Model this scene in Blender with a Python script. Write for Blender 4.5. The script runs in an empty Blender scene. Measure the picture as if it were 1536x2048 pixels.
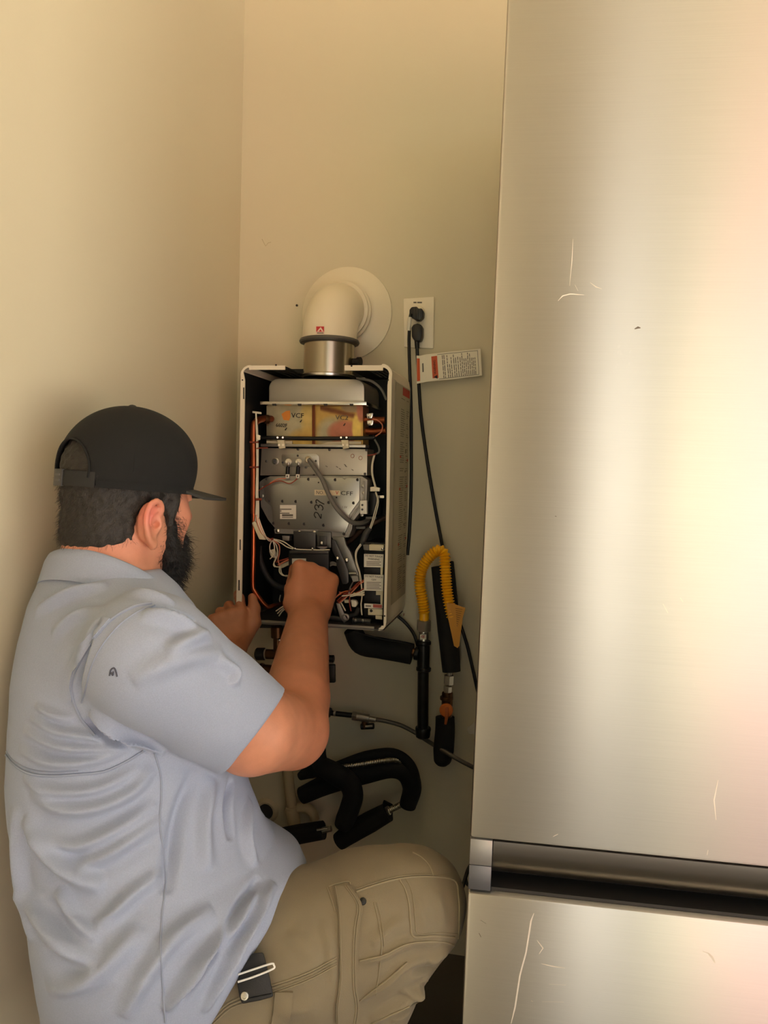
import bpy, bmesh, math, random
import numpy as np
from math import sin, cos, tan, pi, radians, atan2, sqrt
from mathutils import Vector, Matrix, Euler
from mathutils.bvhtree import BVHTree

random.seed(7); np.random.seed(7)
SC = bpy.context.scene
COL = SC.collection

# ------------------------------------------------------------------ camera
FPX = 1538.0                                   # focal length in pixels of the 1536x2048 frame
CAMP = Vector((0.0, -1.93, 1.25))              # back wall is y = 0, floor z = 0
YAW, PITCH, ROLL = radians(11.6), radians(3.2), radians(1.72)
_f = Vector((-sin(YAW)*cos(PITCH), cos(YAW)*cos(PITCH), -sin(PITCH)))
_r0 = Vector((cos(YAW), sin(YAW), 0)); _u0 = _r0.cross(_f)
CR = _r0*cos(ROLL) + _u0*sin(ROLL); CU = _u0*cos(ROLL) - _r0*sin(ROLL); CF = _f
cam_d = bpy.data.cameras.new('camera'); cam = bpy.data.objects.new('camera', cam_d); COL.objects.link(cam)
cam.matrix_world = Matrix(((CR.x, CU.x, -CF.x, CAMP.x), (CR.y, CU.y, -CF.y, CAMP.y), (CR.z, CU.z, -CF.z, CAMP.z), (0, 0, 0, 1)))
cam_d.sensor_width = 36; cam_d.lens = FPX/2048*36; cam_d.clip_start = 0.02
SC.camera = cam

# ------------------------------------------------------------------ daylight, exposure
SC.view_settings.view_transform = 'Standard'; SC.view_settings.look = 'None'
SC.view_settings.gamma = 1; SC.view_settings.use_curve_mapping = False
SC.view_settings.exposure = 1.08
SC.cycles.use_denoising = True
SC.cycles.max_bounces = 8
SC.cycles.sample_clamp_indirect = 6
wd = bpy.data.worlds.new('sky'); SC.world = wd; wd.use_nodes = True
wd.node_tree.nodes['Background'].inputs[0].default_value = (0.93, 0.97, 1.0, 1)
wd.node_tree.nodes['Background'].inputs[1].default_value = 0.74

def area(name, loc, aim, sx, sy, power, color):
    l = bpy.data.lights.new(name, 'AREA'); l.shape = 'RECTANGLE'; l.size = sx; l.size_y = sy; l.energy = power; l.color = color
    o = bpy.data.objects.new(name, l); COL.objects.link(o); o.location = loc
    d = Vector(aim) - Vector(loc); o.rotation_euler = d.to_track_quat('-Z', 'Y').to_euler()
    return o
sl = bpy.data.lights.new('sun', 'SUN'); sl.energy = 17.0; sl.angle = radians(3); sl.color = (1.0, .97, .91)
so = bpy.data.objects.new('sun', sl); COL.objects.link(so); so.rotation_euler = Vector((-.45, .45, -.77)).to_track_quat('-Z', 'Y').to_euler()

# ------------------------------------------------------------------ helpers
def ray(px, py):
    return (CR*((px-768)/FPX) - CU*((py-1024)/FPX) + CF)
def W(px, py, y):
    """the point of the plane y = const seen at that place of the photograph"""
    d = ray(px, py); t = (y-CAMP.y)/d.y
    return CAMP + d*t
def P(px, py, D): return W(px, py, CAMP.y + D)
def PX(p):
    v = Vector(p)-CAMP; z = v.dot(CF)
    return (768+FPX*v.dot(CR)/z, 1024-FPX*v.dot(CU)/z)

def s2l(c):
    if isinstance(c, str):
        c = c.lstrip('#'); c = tuple(int(c[i:i+2], 16)/255 for i in (0, 2, 4))
    return tuple((x/12.92 if x <= 0.04045 else ((x+0.055)/1.055)**2.4) for x in c)

MATS = {}
def mat(name, color, rough=0.5, metal=0.0, nscale=0, namt=0.0, bump=0.0, bscale=None, stretch=(1, 1, 1), coat=0, sheen=0, sss=0, attr=None, spec=0.5, aniso=0):
    if name in MATS: return MATS[name]
    m = bpy.data.materials.new(name); m.use_nodes = True; nt = m.node_tree; b = nt.nodes['Principled BSDF']
    col = s2l(color); b.inputs['Base Color'].default_value = (*col, 1)
    b.inputs['Roughness'].default_value = rough; b.inputs['Metallic'].default_value = metal
    b.inputs['Specular IOR Level'].default_value = spec
    if coat: b.inputs['Coat Weight'].default_value = coat
    if sheen: b.inputs['Sheen Weight'].default_value = sheen; b.inputs['Sheen Roughness'].default_value = 0.5
    if sss: b.inputs['Subsurface Weight'].default_value = sss; b.inputs['Subsurface Radius'].default_value = (1, .35, .2); b.inputs['Subsurface Scale'].default_value = 0.006
    if aniso: b.inputs['Anisotropic'].default_value = aniso
    L = nt.links.new
    src = None
    if attr:
        a = nt.nodes.new('ShaderNodeVertexColor'); a.layer_name = attr; src = a.outputs['Color']
    if nscale or bump:
        tc = nt.nodes.new('ShaderNodeTexCoord'); mp = nt.nodes.new('ShaderNodeMapping'); mp.inputs['Scale'].default_value = stretch
        L(tc.outputs['Object'], mp.inputs['Vector'])
    if nscale and namt:
        n = nt.nodes.new('ShaderNodeTexNoise'); n.inputs['Scale'].default_value = nscale; n.inputs['Detail'].default_value = 4
        L(mp.outputs['Vector'], n.inputs['Vector'])
        mr = nt.nodes.new('ShaderNodeMapRange'); mr.inputs[1].default_value = .3; mr.inputs[2].default_value = .7
        mr.inputs[3].default_value = 1-namt; mr.inputs[4].default_value = 1+namt; L(n.outputs['Fac'], mr.inputs[0])
        mx = nt.nodes.new('ShaderNodeMix'); mx.data_type = 'RGBA'; mx.blend_type = 'MULTIPLY'; mx.inputs[0].default_value = 1
        if src: L(src, mx.inputs[6])
        else: mx.inputs[6].default_value = (*col, 1)
        L(mr.outputs[0], mx.inputs[7]); src = mx.outputs[2]
    if src: L(src, b.inputs['Base Color'])
    if bump:
        n2 = nt.nodes.new('ShaderNodeTexNoise'); n2.inputs['Scale'].default_value = bscale or nscale; n2.inputs['Detail'].default_value = 3
        L(mp.outputs['Vector'], n2.inputs['Vector'])
        bp = nt.nodes.new('ShaderNodeBump'); bp.inputs['Strength'].default_value = bump; bp.inputs['Distance'].default_value = 0.002
        L(n2.outputs['Fac'], bp.inputs['Height']); L(bp.outputs['Normal'], b.inputs['Normal'])
    MATS[name] = m
    return m

def link(name, me, m=None, parent=None, smooth=False, label=None, cat=None, group=None, kind=None):
    o = bpy.data.objects.new(name, me); COL.objects.link(o)
    if m is not None: me.materials.append(m)
    if parent is not None: o.parent = parent; o.matrix_parent_inverse = parent.matrix_world.inverted()
    if smooth: me.polygons.foreach_set('use_smooth', [True]*len(me.polygons))
    if label: o['label'] = label
    if cat: o['category'] = cat
    if group: o['group'] = group
    if kind: o['kind'] = kind
    return o
def thing(name, loc, label, cat, group=None):
    o = bpy.data.objects.new(name, None); COL.objects.link(o); o.location = loc; o.empty_display_size = .05
    o.matrix_world = Matrix.Translation(loc)
    o['label'] = label; o['category'] = cat
    if group: o['group'] = group
    return o
def pmesh(name, v, f, m=None, parent=None, smooth=False, **k):
    me = bpy.data.meshes.new(name); me.from_pydata([tuple(x) for x in v], [], f); me.update()
    return link(name, me, m, parent, smooth, **k)
def bmo(name, bm, m=None, parent=None, smooth=False, bevel=0, seg=2, autos=None, **k):
    bmesh.ops.recalc_face_normals(bm, faces=bm.faces[:])
    if bevel:
        es = [e for e in bm.edges if len(e.link_faces) == 2 and e.calc_face_angle(0) > 0.6]
        bmesh.ops.bevel(bm, geom=es, offset=bevel, segments=seg, affect='EDGES', profile=.5, clamp_overlap=True)
    me = bpy.data.meshes.new(name); bm.to_mesh(me); bm.free()
    o = link(name, me, m, parent, smooth or autos is not None, **k)
    if autos is not None: me.set_sharp_from_angle(angle=radians(autos))
    return o
def a_box(bm, lo, hi):
    x0, y0, z0 = lo; x1, y1, z1 = hi
    v = [bm.verts.new(p) for p in ((x0, y0, z0), (x1, y0, z0), (x1, y1, z0), (x0, y1, z0), (x0, y0, z1), (x1, y0, z1), (x1, y1, z1), (x0, y1, z1))]
    for f in ((0, 3, 2, 1), (4, 5, 6, 7), (0, 1, 5, 4), (1, 2, 6, 5), (2, 3, 7, 6), (3, 0, 4, 7)): bm.faces.new([v[i] for i in f])
def box(name, lo, hi, m, parent=None, bevel=0, **k):
    bm = bmesh.new(); a_box(bm, lo, hi); return bmo(name, bm, m, parent, bevel=bevel, autos=40 if bevel else None, **k)
def a_prism(bm, front, back):
    a = [bm.verts.new(p) for p in front]; b = [bm.verts.new(p) for p in back]; n = len(a)
    bm.faces.new(a); bm.faces.new(b[::-1])
    for i in range(n): bm.faces.new((a[i], b[i], b[(i+1) % n], a[(i+1) % n]))
def prism(name, pts, y, depth, m, parent=None, bevel=0, **k):
    """outline given by photograph places at its own distance y, with real depth going back into the wall"""
    fr = [W(px, py, y) for px, py in pts]; bk = [p+Vector((0, depth, 0)) for p in fr]
    bm = bmesh.new(); a_prism(bm, fr, bk)
    return bmo(name, bm, m, parent, bevel=bevel, autos=35, **k)
def rectpx(x0, y0, x1, y1): return [(x0, y0), (x1, y0), (x1, y1), (x0, y1)]

def spline(pts, n=6):
    P_ = [Vector(p) for p in pts]
    if len(P_) < 3: return P_
    out = []
    for i in range(len(P_)-1):
        a = P_[i-1] if i > 0 else P_[i]*2-P_[i+1]; b = P_[i]; c = P_[i+1]; d = P_[i+2] if i+2 < len(P_) else P_[i+1]*2-P_[i]
        for k in range(n):
            t = k/n; out.append(.5*((2*b)+(c-a)*t+(2*a-5*b+4*c-d)*t*t+(3*b-a-3*c+d)*t**3))
    out.append(P_[-1]); return out
def a_tube(bm, path, rad, seg=10, flat=1.0, caps=True):
    n = len(path); R = rad if isinstance(rad, (list, tuple)) else [rad]*n
    T = [((path[min(i+1, n-1)]-path[max(i-1, 0)]).normalized()) for i in range(n)]
    ref = Vector((0, 1, 0)) if abs(T[0].y) < .9 else Vector((0, 0, 1))
    N = (ref-T[0]*ref.dot(T[0])).normalized(); rings = []
    for i in range(n):
        N = (N-T[i]*N.dot(T[i]))
        N = N.normalized() if N.length > 1e-6 else T[i].orthogonal().normalized()
        B = T[i].cross(N)
        rings.append([bm.verts.new(path[i]+(N*cos(2*pi*k/seg)*flat+B*sin(2*pi*k/seg))*R[i]) for k in range(seg)])
    for i in range(n-1):
        for k in range(seg): bm.faces.new((rings[i][k], rings[i][(k+1) % seg], rings[i+1][(k+1) % seg], rings[i+1][k]))
    if caps: bm.faces.new(rings[0][::-1]); bm.faces.new(rings[-1])
def tube(name, pts, rad, m, parent=None, seg=10, n=6, flat=1.0, smooth=True, caps=True, **k):
    path = spline(pts, n) if n > 1 else [Vector(p) for p in pts]
    if isinstance(rad, (list, tuple)) and len(rad) == len(pts) and n > 1:
        rr = []
        for i in range(len(pts)-1):
            for j in range(n): rr.append(rad[i]+(rad[i+1]-rad[i])*j/n)
        rr.append(rad[-1]); rad = rr if len(pts) > 2 else [rad[0], rad[-1]]
    bm = bmesh.new(); a_tube(bm, path, rad, seg, flat, caps); return bmo(name, bm, m, parent, autos=50, **k)
def pxtube(name, pts, y, r, m, parent=None, **k):
    """a tube through photograph places; y one distance or one per point"""
    ys = y if isinstance(y, (list, tuple)) else [y]*len(pts)
    return tube(name, [W(a, b, c) for (a, b), c in zip(pts, ys)], r, m, parent, **k)
def a_lathe(bm, prof, org, axis, seg=32, cap=True):
    """prof: list of (radius, height along axis)"""
    ax = Vector(axis).normalized(); u = ax.orthogonal().normalized(); w = ax.cross(u); org = Vector(org)
    rings = [[bm.verts.new(org+ax*h+(u*cos(2*pi*k/seg)+w*sin(2*pi*k/seg))*max(r, 1e-5)) for k in range(seg)] for r, h in prof]
    for i in range(len(rings)-1):
        for k in range(seg): bm.faces.new((rings[i][k], rings[i][(k+1) % seg], rings[i+1][(k+1) % seg], rings[i+1][k]))
    if cap: bm.faces.new(rings[0][::-1]); bm.faces.new(rings[-1])
def lathe(name, prof, org, axis, m, parent=None, seg=32, **k):
    bm = bmesh.new(); a_lathe(bm, prof, org, axis, seg); return bmo(name, bm, m, parent, autos=35, **k)
def cyl(name, p, q, r, m, parent=None, seg=20, bevel=0.0, **k):
    p = Vector(p); q = Vector(q); h = (q-p).length; b = min(bevel, h*.3)
    prof = [(r-b, 0), (r, b), (r, h-b), (r-b, h)] if b else [(r, 0), (r, h)]
    return lathe(name, prof, p, q-p, m, parent, seg, **k)
def text(name, s, p, right, up, size, m, parent=None, align='CENTER', thick=0.0003, width=None, **k):
    cu = bpy.data.curves.new(name, 'FONT'); cu.body = s; cu.size = size; cu.align_x = align; cu.align_y = 'CENTER'; cu.extrude = thick
    cu.resolution_u = 2
    to = bpy.data.objects.new(name, cu); COL.objects.link(to)
    dg = bpy.context.evaluated_depsgraph_get(); me = bpy.data.meshes.new_from_object(to.evaluated_get(dg))
    bpy.data.objects.remove(to); bpy.data.curves.remove(cu)
    r = Vector(right).normalized(); u = Vector(up); u = (u-r*u.dot(r)).normalized(); n = r.cross(u)
    sx = 1.0
    if width and len(me.vertices):
        xs = [v.co.x for v in me.vertices]; sx = width/max(1e-6, max(xs)-min(xs))
    for v in me.vertices: c = v.co.copy(); v.co = Vector(p)+r*c.x*sx+u*c.y+n*c.z
    me.materials.clear()
    return link(name, me, m, parent, **k)
def lines_mesh(name, rects, m, parent=None, **k):
    """flat print: thin raised bars, each a quad given by its four corners"""
    v = []; f = []
    for q in rects:
        i = len(v); v += list(q); f.append((i, i+1, i+2, i+3))
    return pmesh(name, v, f, m, parent, **k)
# ------------------------------------------------------------------ the room
M_wall = mat('wall_paint', (.826, .789, .682), .55, bump=.06, bscale=240, nscale=1.7, namt=.02, spec=.35)
M_ceil = mat('ceiling_paint', (.88, .84, .74), .7)
M_floor = mat('concrete_floor', (.31, .29, .26), .6, nscale=6, namt=.12, bump=.1, bscale=60)
XL, XR, ZC, YR = -0.803, 3.0, 3.35, -3.6
box('floor', (XL-.1, YR-.1, -.1), (XR+.1, .1, 0), M_floor, kind='structure')
box('ceiling', (XL-.1, YR-.1, ZC), (XR+.1, .1, ZC+.1), M_ceil, kind='structure')
box('wall_back', (XL-.1, 0, 0), (XR+.1, .1, ZC), M_wall, kind='structure')
box('wall_left', (XL-.1, YR, 0), (XL, 0, ZC), M_wall, kind='structure')
def holed(name, axis, pos, th, a0, a1, h0, h1, m):
    """wall with one opening: axis 'x' wall spans x at y=pos, 'y' wall spans y at x=pos"""
    lo, hi = (XL-.1, XR+.1) if axis == 'x' else (YR, 0)
    bm = bmesh.new()
    for (s0, s1, z0, z1) in ((lo, a0, 0, ZC), (a1, hi, 0, ZC), (a0, a1, h1, ZC), (a0, a1, 0, h0)):
        if s1-s0 < 1e-4 or z1-z0 < 1e-4: continue
        if axis == 'x': a_box(bm, (s0, pos, z0), (s1, pos+th, z1))
        else: a_box(bm, (pos, s0, z0), (pos+th, s1, z1))
    return bmo(name, bm, m, kind='structure')
M_dull = mat('garage_wall', (.66, .62, .53), .7)
holed('wall_rear', 'x', YR-.1, .1, -.08, XR-.1, 0, 2.5, M_dull)
box('reflect_post', (.40, YR-.1, 0), (.54, YR, 2.5), mat('reflect_grey', (.45, .43, .42), .7), kind='structure')  # unseen post added to put a grey band in the steel's reflection
holed('wall_right', 'y', XR, .1, -3.4, -1.0, 0, 3.1, M_dull)
# outside the opening: driveway, plus unseen banks added to colour the steel front's reflection
M_drive = mat('driveway_concrete', (.8, .77, .7), .8)
box('ground', (-12, -22, -.14), (14, 4, -.02), M_drive, kind='structure')
def bank(name, x0, x1, y0, y1, h, m):
    bm = bmesh.new(); a_prism(bm, [(x0, y1, -.03), (x0, y0, -.03), (x0, y0, h)], [(x1, y1, -.03), (x1, y0, -.03), (x1, y0, h)]); return bmo(name, bm, m, kind='structure')
bank('reflect_bank_green', 1.25, 2.05, -12, -5.5, 2.2, mat('reflect_green', (.58, .62, .36), .9))  # added slope, gives the green band mirrored in the refrigerator
bank('reflect_bank_red', 2.1, 5.2, -12, -5.4, 1.7, mat('reflect_red', (.79, .40, .33), .8))  # added slope, gives the reddish blur mirrored in the refrigerator

# small marks on the plaster
M_dark = mat('dark_speck', (.12, .10, .08), .8)
tr = thing('wall_screw', W(594, 611, 0), 'tiny dark screw driven into the beige wall beside the white vent elbow', 'screw')
lathe('head', [(.0005, 0), (.0028, .0), (.0030, .002), (.0012, .0032)], W(594, 611, -.0001), (0, -1, 0), M_dark, tr, seg=12)
lathe('shank', [(.0012, .0), (.0012, .004)], W(594, 611, 0.0005), (0, -1, 0), M_dark, tr, seg=8)
def scuff(pts, y, m, name='scuff_mark'):
    bm = bmesh.new()
    a_tube(bm, [W(a, b, y) for a, b in pts], .0006, 5)
    return bm
M_scuff = mat('scuff', (.70, .645, .50), .7)
bm = scuff([(524, 478), (531, 492), (536, 486), (542, 484)], -.0002, M_scuff)
o = bmo('wall_scuff', bm, M_scuff, kind='structure')  # a short scratch on the back wall

# ------------------------------------------------------------------ refrigerator
def steel(name):
    m = bpy.data.materials.new(name); m.use_nodes = True; nt = m.node_tree; b = nt.nodes['Principled BSDF']; L = nt.links.new
    b.inputs['Metallic'].default_value = 1; b.inputs['Anisotropic'].default_value = .9; b.inputs['Anisotropic Rotation'].default_value = .25
    tc = nt.nodes.new('ShaderNodeTexCoord'); tg = nt.nodes.new('ShaderNodeTangent'); tg.direction_type = 'UV_MAP'; tg.uv_map = 'UVMap'
    L(tg.outputs[0], b.inputs['Tangent'])
    mp = nt.nodes.new('ShaderNodeMapping'); mp.inputs['Scale'].default_value = (6, 6, 900); L(tc.outputs['Object'], mp.inputs[0])
    n = nt.nodes.new('ShaderNodeTexNoise'); n.inputs['Scale'].default_value = 1; n.inputs['Detail'].default_value = 2; L(mp.outputs[0], n.inputs['Vector'])
    n2 = nt.nodes.new('ShaderNodeTexNoise'); n2.inputs['Scale'].default_value = 5; n2.inputs['Detail'].default_value = 5; L(tc.outputs['Object'], n2.inputs['Vector'])
    mr = nt.nodes.new('ShaderNodeMapRange'); mr.inputs[3].default_value = .93; mr.inputs[4].default_value = 1.05; L(n.outputs['Fac'], mr.inputs[0])
    mx = nt.nodes.new('ShaderNodeMix'); mx.data_type = 'RGBA'; mx.blend_type = 'MULTIPLY'; mx.inputs[0].default_value = 1
    mx.inputs[6].default_value = (.61, .585, .55, 1); L(mr.outputs[0], mx.inputs[7])
    # pale smears where tape and fingers touched the film
    sm = nt.nodes.new('ShaderNodeTexNoise'); sm.inputs['Scale'].default_value = 9; sm.inputs['Detail'].default_value = 9; sm.inputs['Roughness'].default_value = .75; L(tc.outputs['Object'], sm.inputs['Vector'])
    sr = nt.nodes.new('ShaderNodeMapRange'); sr.inputs[1].default_value = .66; sr.inputs[2].default_value = .74; sr.inputs[3].default_value = 0; sr.inputs[4].default_value = .35; L(sm.outputs['Fac'], sr.inputs[0])
    mx2 = nt.nodes.new('ShaderNodeMix'); mx2.data_type = 'RGBA'; L(sr.outputs[0], mx2.inputs[0]); L(mx.outputs[2], mx2.inputs[6]); mx2.inputs[7].default_value = (.80, .77, .72, 1)
    L(mx2.outputs[2], b.inputs['Base Color'])
    rr = nt.nodes.new('ShaderNodeMapRange'); rr.inputs[3].default_value = .35; rr.inputs[4].default_value = .41; L(n2.outputs['Fac'], rr.inputs[0]); L(rr.outputs[0], b.inputs['Roughness'])
    return m
M_steel = steel('brushed_steel')
M_fside = mat('fridge_side_grey', (.42, .42, .42), .45, .3)
M_fcap = mat('handle_cap_grey', (.56, .55, .53), .4, .6)
M_gasket = mat('gasket_dark', (.09, .09, .09), .7)
M_recess = mat('recess_steel', (.62, .60, .57), .28, 1.0)
def uvbox(o):
    me = o.data; uv = me.uv_layers.new(name='UVMap')
    for p in me.polygons:
        n = p.normal
        for li in p.loop_indices:
            c = me.vertices[me.loops[li].vertex_index].co
            uv.data[li].uv = (c.x, c.z) if abs(n.y) >= max(abs(n.x), abs(n.z))*.7 else ((c.y, c.z) if abs(n.x) > abs(n.z) else (c.x, c.y))
FR_L = P(953, 1500, 1.10)                      # a point of the front edge; the fridge stands on the floor
fr = thing('refrigerator', (FR_L.x, FR_L.y, 0), 'tall brushed steel refrigerator with a recessed grip between its two doors, beside the heater nook', 'refrigerator')
FA = radians(11.6-7.7); FT = radians(.42)
FX = Vector((cos(FA)*cos(FT), sin(FA)*cos(FT), -sin(FT))); FY = Vector((-sin(FA), cos(FA), 0)); FZ = FX.cross(FY)
def fr_at(px, py):                              # local (x, z) of a photograph place on the front plane
    d = ray(px, py); o0 = Vector((FR_L.x, FR_L.y, 0)); t = (o0-CAMP).dot(FY)/d.dot(FY); q = CAMP+d*t-o0
    return q.dot(FX), q.dot(FZ)
XE = (fr_at(1012, 60)[0]+fr_at(926, 2000)[0])/2   # left edge
z_u = fr_at(940, 1676)[1]; z_r = z_u-.082; FW = .76
fr.matrix_world = Matrix(((FX.x, FY.x, FZ.x, FR_L.x), (FX.y, FY.y, FZ.y, FR_L.y), (FX.z, FY.z, FZ.z, 0), (0, 0, 0, 1)))
def fpart(name, bm, m, bevel=0, uv=False, **k):
    o = bmo(name, bm, m, None, bevel=bevel, autos=35, **k); o.parent = fr
    if uv: uvbox(o)
    return o
def fbox(name, lo, hi, m, bevel=0, uv=False, **k):
    bm = bmesh.new(); a_box(bm, lo, hi); return fpart(name, bm, m, bevel, uv, **k)
fbox('body', (XE+.006, .065, .03), (XE+FW-.006, .66, 2.08), M_fside, .004)
fbox('upper_door', (XE, 0, z_u), (XE+FW, .058, 2.09), M_steel, .005, True)
fbox('lower_door', (XE, 0, .09), (XE+FW, .058, z_r), M_steel, .005, True)
fbox('door_gasket', (XE+.02, .058, .1), (XE+FW-.02, .065, 2.07), M_gasket)
fbox('kick_plate', (XE+.01, .03, .0), (XE+FW-.01, .62, .085), M_gasket)
# scooped grip: the steel rolls back under the upper door
prof = [(.0, z_u-.0012), (.001, z_u-.018), (.004, z_u-.03), (.011, z_u-.044), (.022, z_u-.056), (.034, z_u-.063), (.05, z_u-.067), (.05, z_u-.0012)]
bm = bmesh.new(); x0, x1 = XE+.034, XE+FW-.034
A = [bm.verts.new((x0, y, z)) for y, z in prof]; B = [bm.verts.new((x1, y, z)) for y, z in prof]; n = len(A)
bm.faces.new(A); bm.faces.new(B[::-1])
for i in range(n): bm.faces.new((A[i], B[i], B[(i+1) % n], A[(i+1) % n]))
fpart('grip_scoop', bm, M_recess)
fbox('grip_floor', (x0, .012, z_r+.0005), (x1, .058, z_r+.006), mat('grip_floor_dark', (.20, .19, .18), .5, .5))
for xa, xb in ((XE+.0005, XE+.033), (XE+FW-.033, XE+FW-.0005)):
    c = fbox('grip_end_cap', (xa, .0008, z_r+.042), (xb, .056, z_u-.0012), M_fcap, .0012)
    fbox('grip_end_cap', (xa, .0014, z_r+.0045), (xb, .056, z_r+.0414), mat('cap_lower_grey', (.40, .40, .41), .4, .5), .0012)

# scuffs and scratches on the steel skin
M_scr = mat('scratch_pale', (.90, .86, .80), .5, .3); M_tick = mat('scuff_dark', (.42, .38, .33), .6)
def fscr(pts, m, w=.0007, name='scratch'):
    v = []; f = []
    q = [fr_at(*p) for p in pts]
    for i, (x, z) in enumerate(q):
        a, b = q[max(0, i-1)], q[min(len(q)-1, i+1)]; dx, dz = b[0]-a[0], b[1]-a[1]; L_ = max(1e-6, sqrt(dx*dx+dz*dz)); ww = w*(.35 if i in (0, len(q)-1) else 1)
        v += [(x-dz/L_*ww, -.0003, z+dx/L_*ww), (x+dz/L_*ww, -.0003, z-dx/L_*ww)]
        if i: f.append((2*i-2, 2*i, 2*i+1, 2*i-1))
    o = pmesh(name, v, f, m); o.parent = fr; return o
for pts, m, w in (([(1146, 478), (1144, 520), (1139, 572)], M_scr, .0005), ([(1116, 602), (1125, 592), (1140, 588), (1168, 590)], M_scr, .0008), ([(1180, 565), (1192, 574), (1204, 578)], M_scr, .0006), ([(1150, 570), (1156, 582)], M_scr, .0006), ([(1269, 658), (1276, 655), (1281, 656)], M_tick, .0016),
    ([(1068, 1826), (1062, 1842), (1058, 1868), (1052, 1905), (1040, 1950), (1030, 2015), (1022, 2047)], M_scr, .0011), ([(1074, 1880), (1086, 1896), (1078, 1908)], M_scr, .0010), ([(1082, 1927), (1104, 1932), (1130, 1936)], M_scr, .0009), ([(1098, 1968), (1132, 1970)], M_scr, .0007), ([(1062, 2001), (1066, 2003)], M_scr, .0012), ([(1084, 2003), (1128, 2004)], M_scr, .0006), ([(1415, 1905), (1424, 1914), (1430, 1926)], M_scr, .0018), ([(1405, 1902), (1415, 1906)], M_scr, .001),
    ([(958, 1866), (962, 1874)], M_tick, .0012), ([(961, 1840), (972, 1847)], M_tick, .0007), ([(1326, 1208), (1336, 1226)], M_scr, .0014), ([(1360, 1195), (1366, 1204)], M_scr, .0012), ([(1436, 1560), (1428, 1600), (1432, 1640)], M_scr, .0009), ([(1416, 1700), (1414, 1710)], M_scr, .0012), ([(1106, 1673), (1116, 1668)], M_scr, .0008), ([(1110, 1032), (1113, 1033)], M_tick, .001)): fscr(pts, m, w)
# ------------------------------------------------------------------ tankless water heater, front cover off
M_white = mat('enamel_cream', (.90, .86, .77), .35)
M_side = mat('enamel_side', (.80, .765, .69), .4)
M_black = mat('black_plastic', (.055, .055, .055), .5)
M_inside = mat('dark_liner', (.075, .075, .07), .6, nscale=8, namt=.2)
M_galv = mat('galvanised', (.70, .69, .65), .38, .85, nscale=22, namt=.08, bump=.05, bscale=90)
M_galv2 = mat('galvanised_dull', (.60, .59, .56), .5, .6, nscale=30, namt=.10, bump=.05, bscale=60)
M_alu = mat('cast_aluminium', (.62, .62, .60), .45, .8, nscale=40, namt=.08)
M_dkmetal = mat('dark_metal', (.30, .30, .30), .45, .7)
M_chrome = mat('bright_metal', (.86, .85, .82), .22, 1.0)
M_copper = mat('copper', (.58, .32, .20), .38, .9, nscale=25, namt=.18)
M_copperB = mat('copper_bright', (.76, .42, .26), .32, .9)
M_brass = mat('brass_dark', (.36, .25, .15), .4, .8, nscale=40, namt=.15)
M_wirew = mat('wire_white', (.86, .83, .74), .45)
M_wirer = mat('wire_red', (.55, .22, .14), .5)
M_wirep = mat('wire_pink', (.80, .48, .36), .5)
M_wireg = mat('wire_grey', (.42, .41, .38), .6)
M_conn = mat('connector_cream', (.83, .79, .66), .5)
M_porc = mat('porcelain', (.93, .90, .80), .25)
M_label = mat('label_paper', (.86, .84, .78), .6)
M_ink = mat('print_ink', (.13, .12, .11), .7)
M_inkg = mat('print_grey', (.40, .38, .34), .7)
M_red = mat('print_red', (.72, .20, .13), .6)
M_rust = mat('cable_tie_rust', (.50, .20, .12), .6)
M_rubber = mat('rubber_grey', (.22, .215, .20), .6)
M_brownp = mat('brown_pipe', (.33, .24, .18), .5, .4)

YF, YB = -0.262, -0.022                        # front lip and back of the case
wh = thing('water_heater', W(628, 1250, YB), 'wall-hung tankless water heater with its cover off, wires and metal plates open to view', 'water heater')
def hp(name, pts, y, d, m, par=None, bevel=0, **k): return prism(name, pts, y, d, m, par or wh, bevel, **k)
def ht(name, pts, y, r, m, par=None, **k): return pxtube(name, pts, y, r, m, par or wh, **k)

# --- case: each side panel is a folded sheet: outer skin plus a lip round the opening
def panel(name, outer, skin, m=M_white):
    """outer: lip outline (front), skin: list of two px pts of the outside edge -> sheet running back to YB"""
    bm = bmesh.new()
    fr_ = [W(a, b, YF) for a, b in outer]; bk = [p+Vector((0, .004, 0)) for p in fr_]
    a_prism(bm, fr_, bk)
    q = [W(a, b, YF+.0005) for a, b in skin]; cx = W(630, 1000, YF)
    th = [p+(cx-p).normalized()*.0022 for p in q]
    for i in range(len(q)-1):
        f4 = [q[i], th[i], th[i+1], q[i+1]]; a_prism(bm, f4, [p+Vector((0, YB-YF, 0)) for p in f4])
    return bmo(name, bm, m, wh, autos=30)
# corner arcs of the lip
def arc(cx, cy, r, a0, a1, n=6): return [(cx+r*cos(radians(a0+(a1-a0)*i/n)), cy+r*sin(radians(a0+(a1-a0)*i/n))) for i in range(n+1)]
lp = panel('side_panel', [(481.5, 752)]+arc(501, 750, 20, 180, 268, 5)+[(501, 734.5)]+arc(501, 750, 15.5, 268, 200, 4)+[(489.5, 760), (486.3, 1000), (482, 1256), (471.5, 1256), (477, 1000)], [(502, 730.5), (492, 732.5), (485.5, 739), (481.5, 752), (471.5, 1256)])
rp = panel('side_panel', [(783.6, 758)]+arc(764, 748, 20.5, 10, -88, 6)+[(764, 733)]+arc(764, 749, 14.5, -88, -10, 4)+[(775, 770), (774.5, 805), (773, 1000), (767, 1252)]+arc(756, 1249, 7.5, 20, 80, 3)+[(757, 1260.5)]+arc(757, 1247, 15, 88, 8, 5)+[(779, 1000)], [(764, 728.5), (774, 731), (781, 739), (783.6, 755), (772.5, 1245), (769, 1256), (757, 1261.5)])
bm = bmesh.new()
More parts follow.
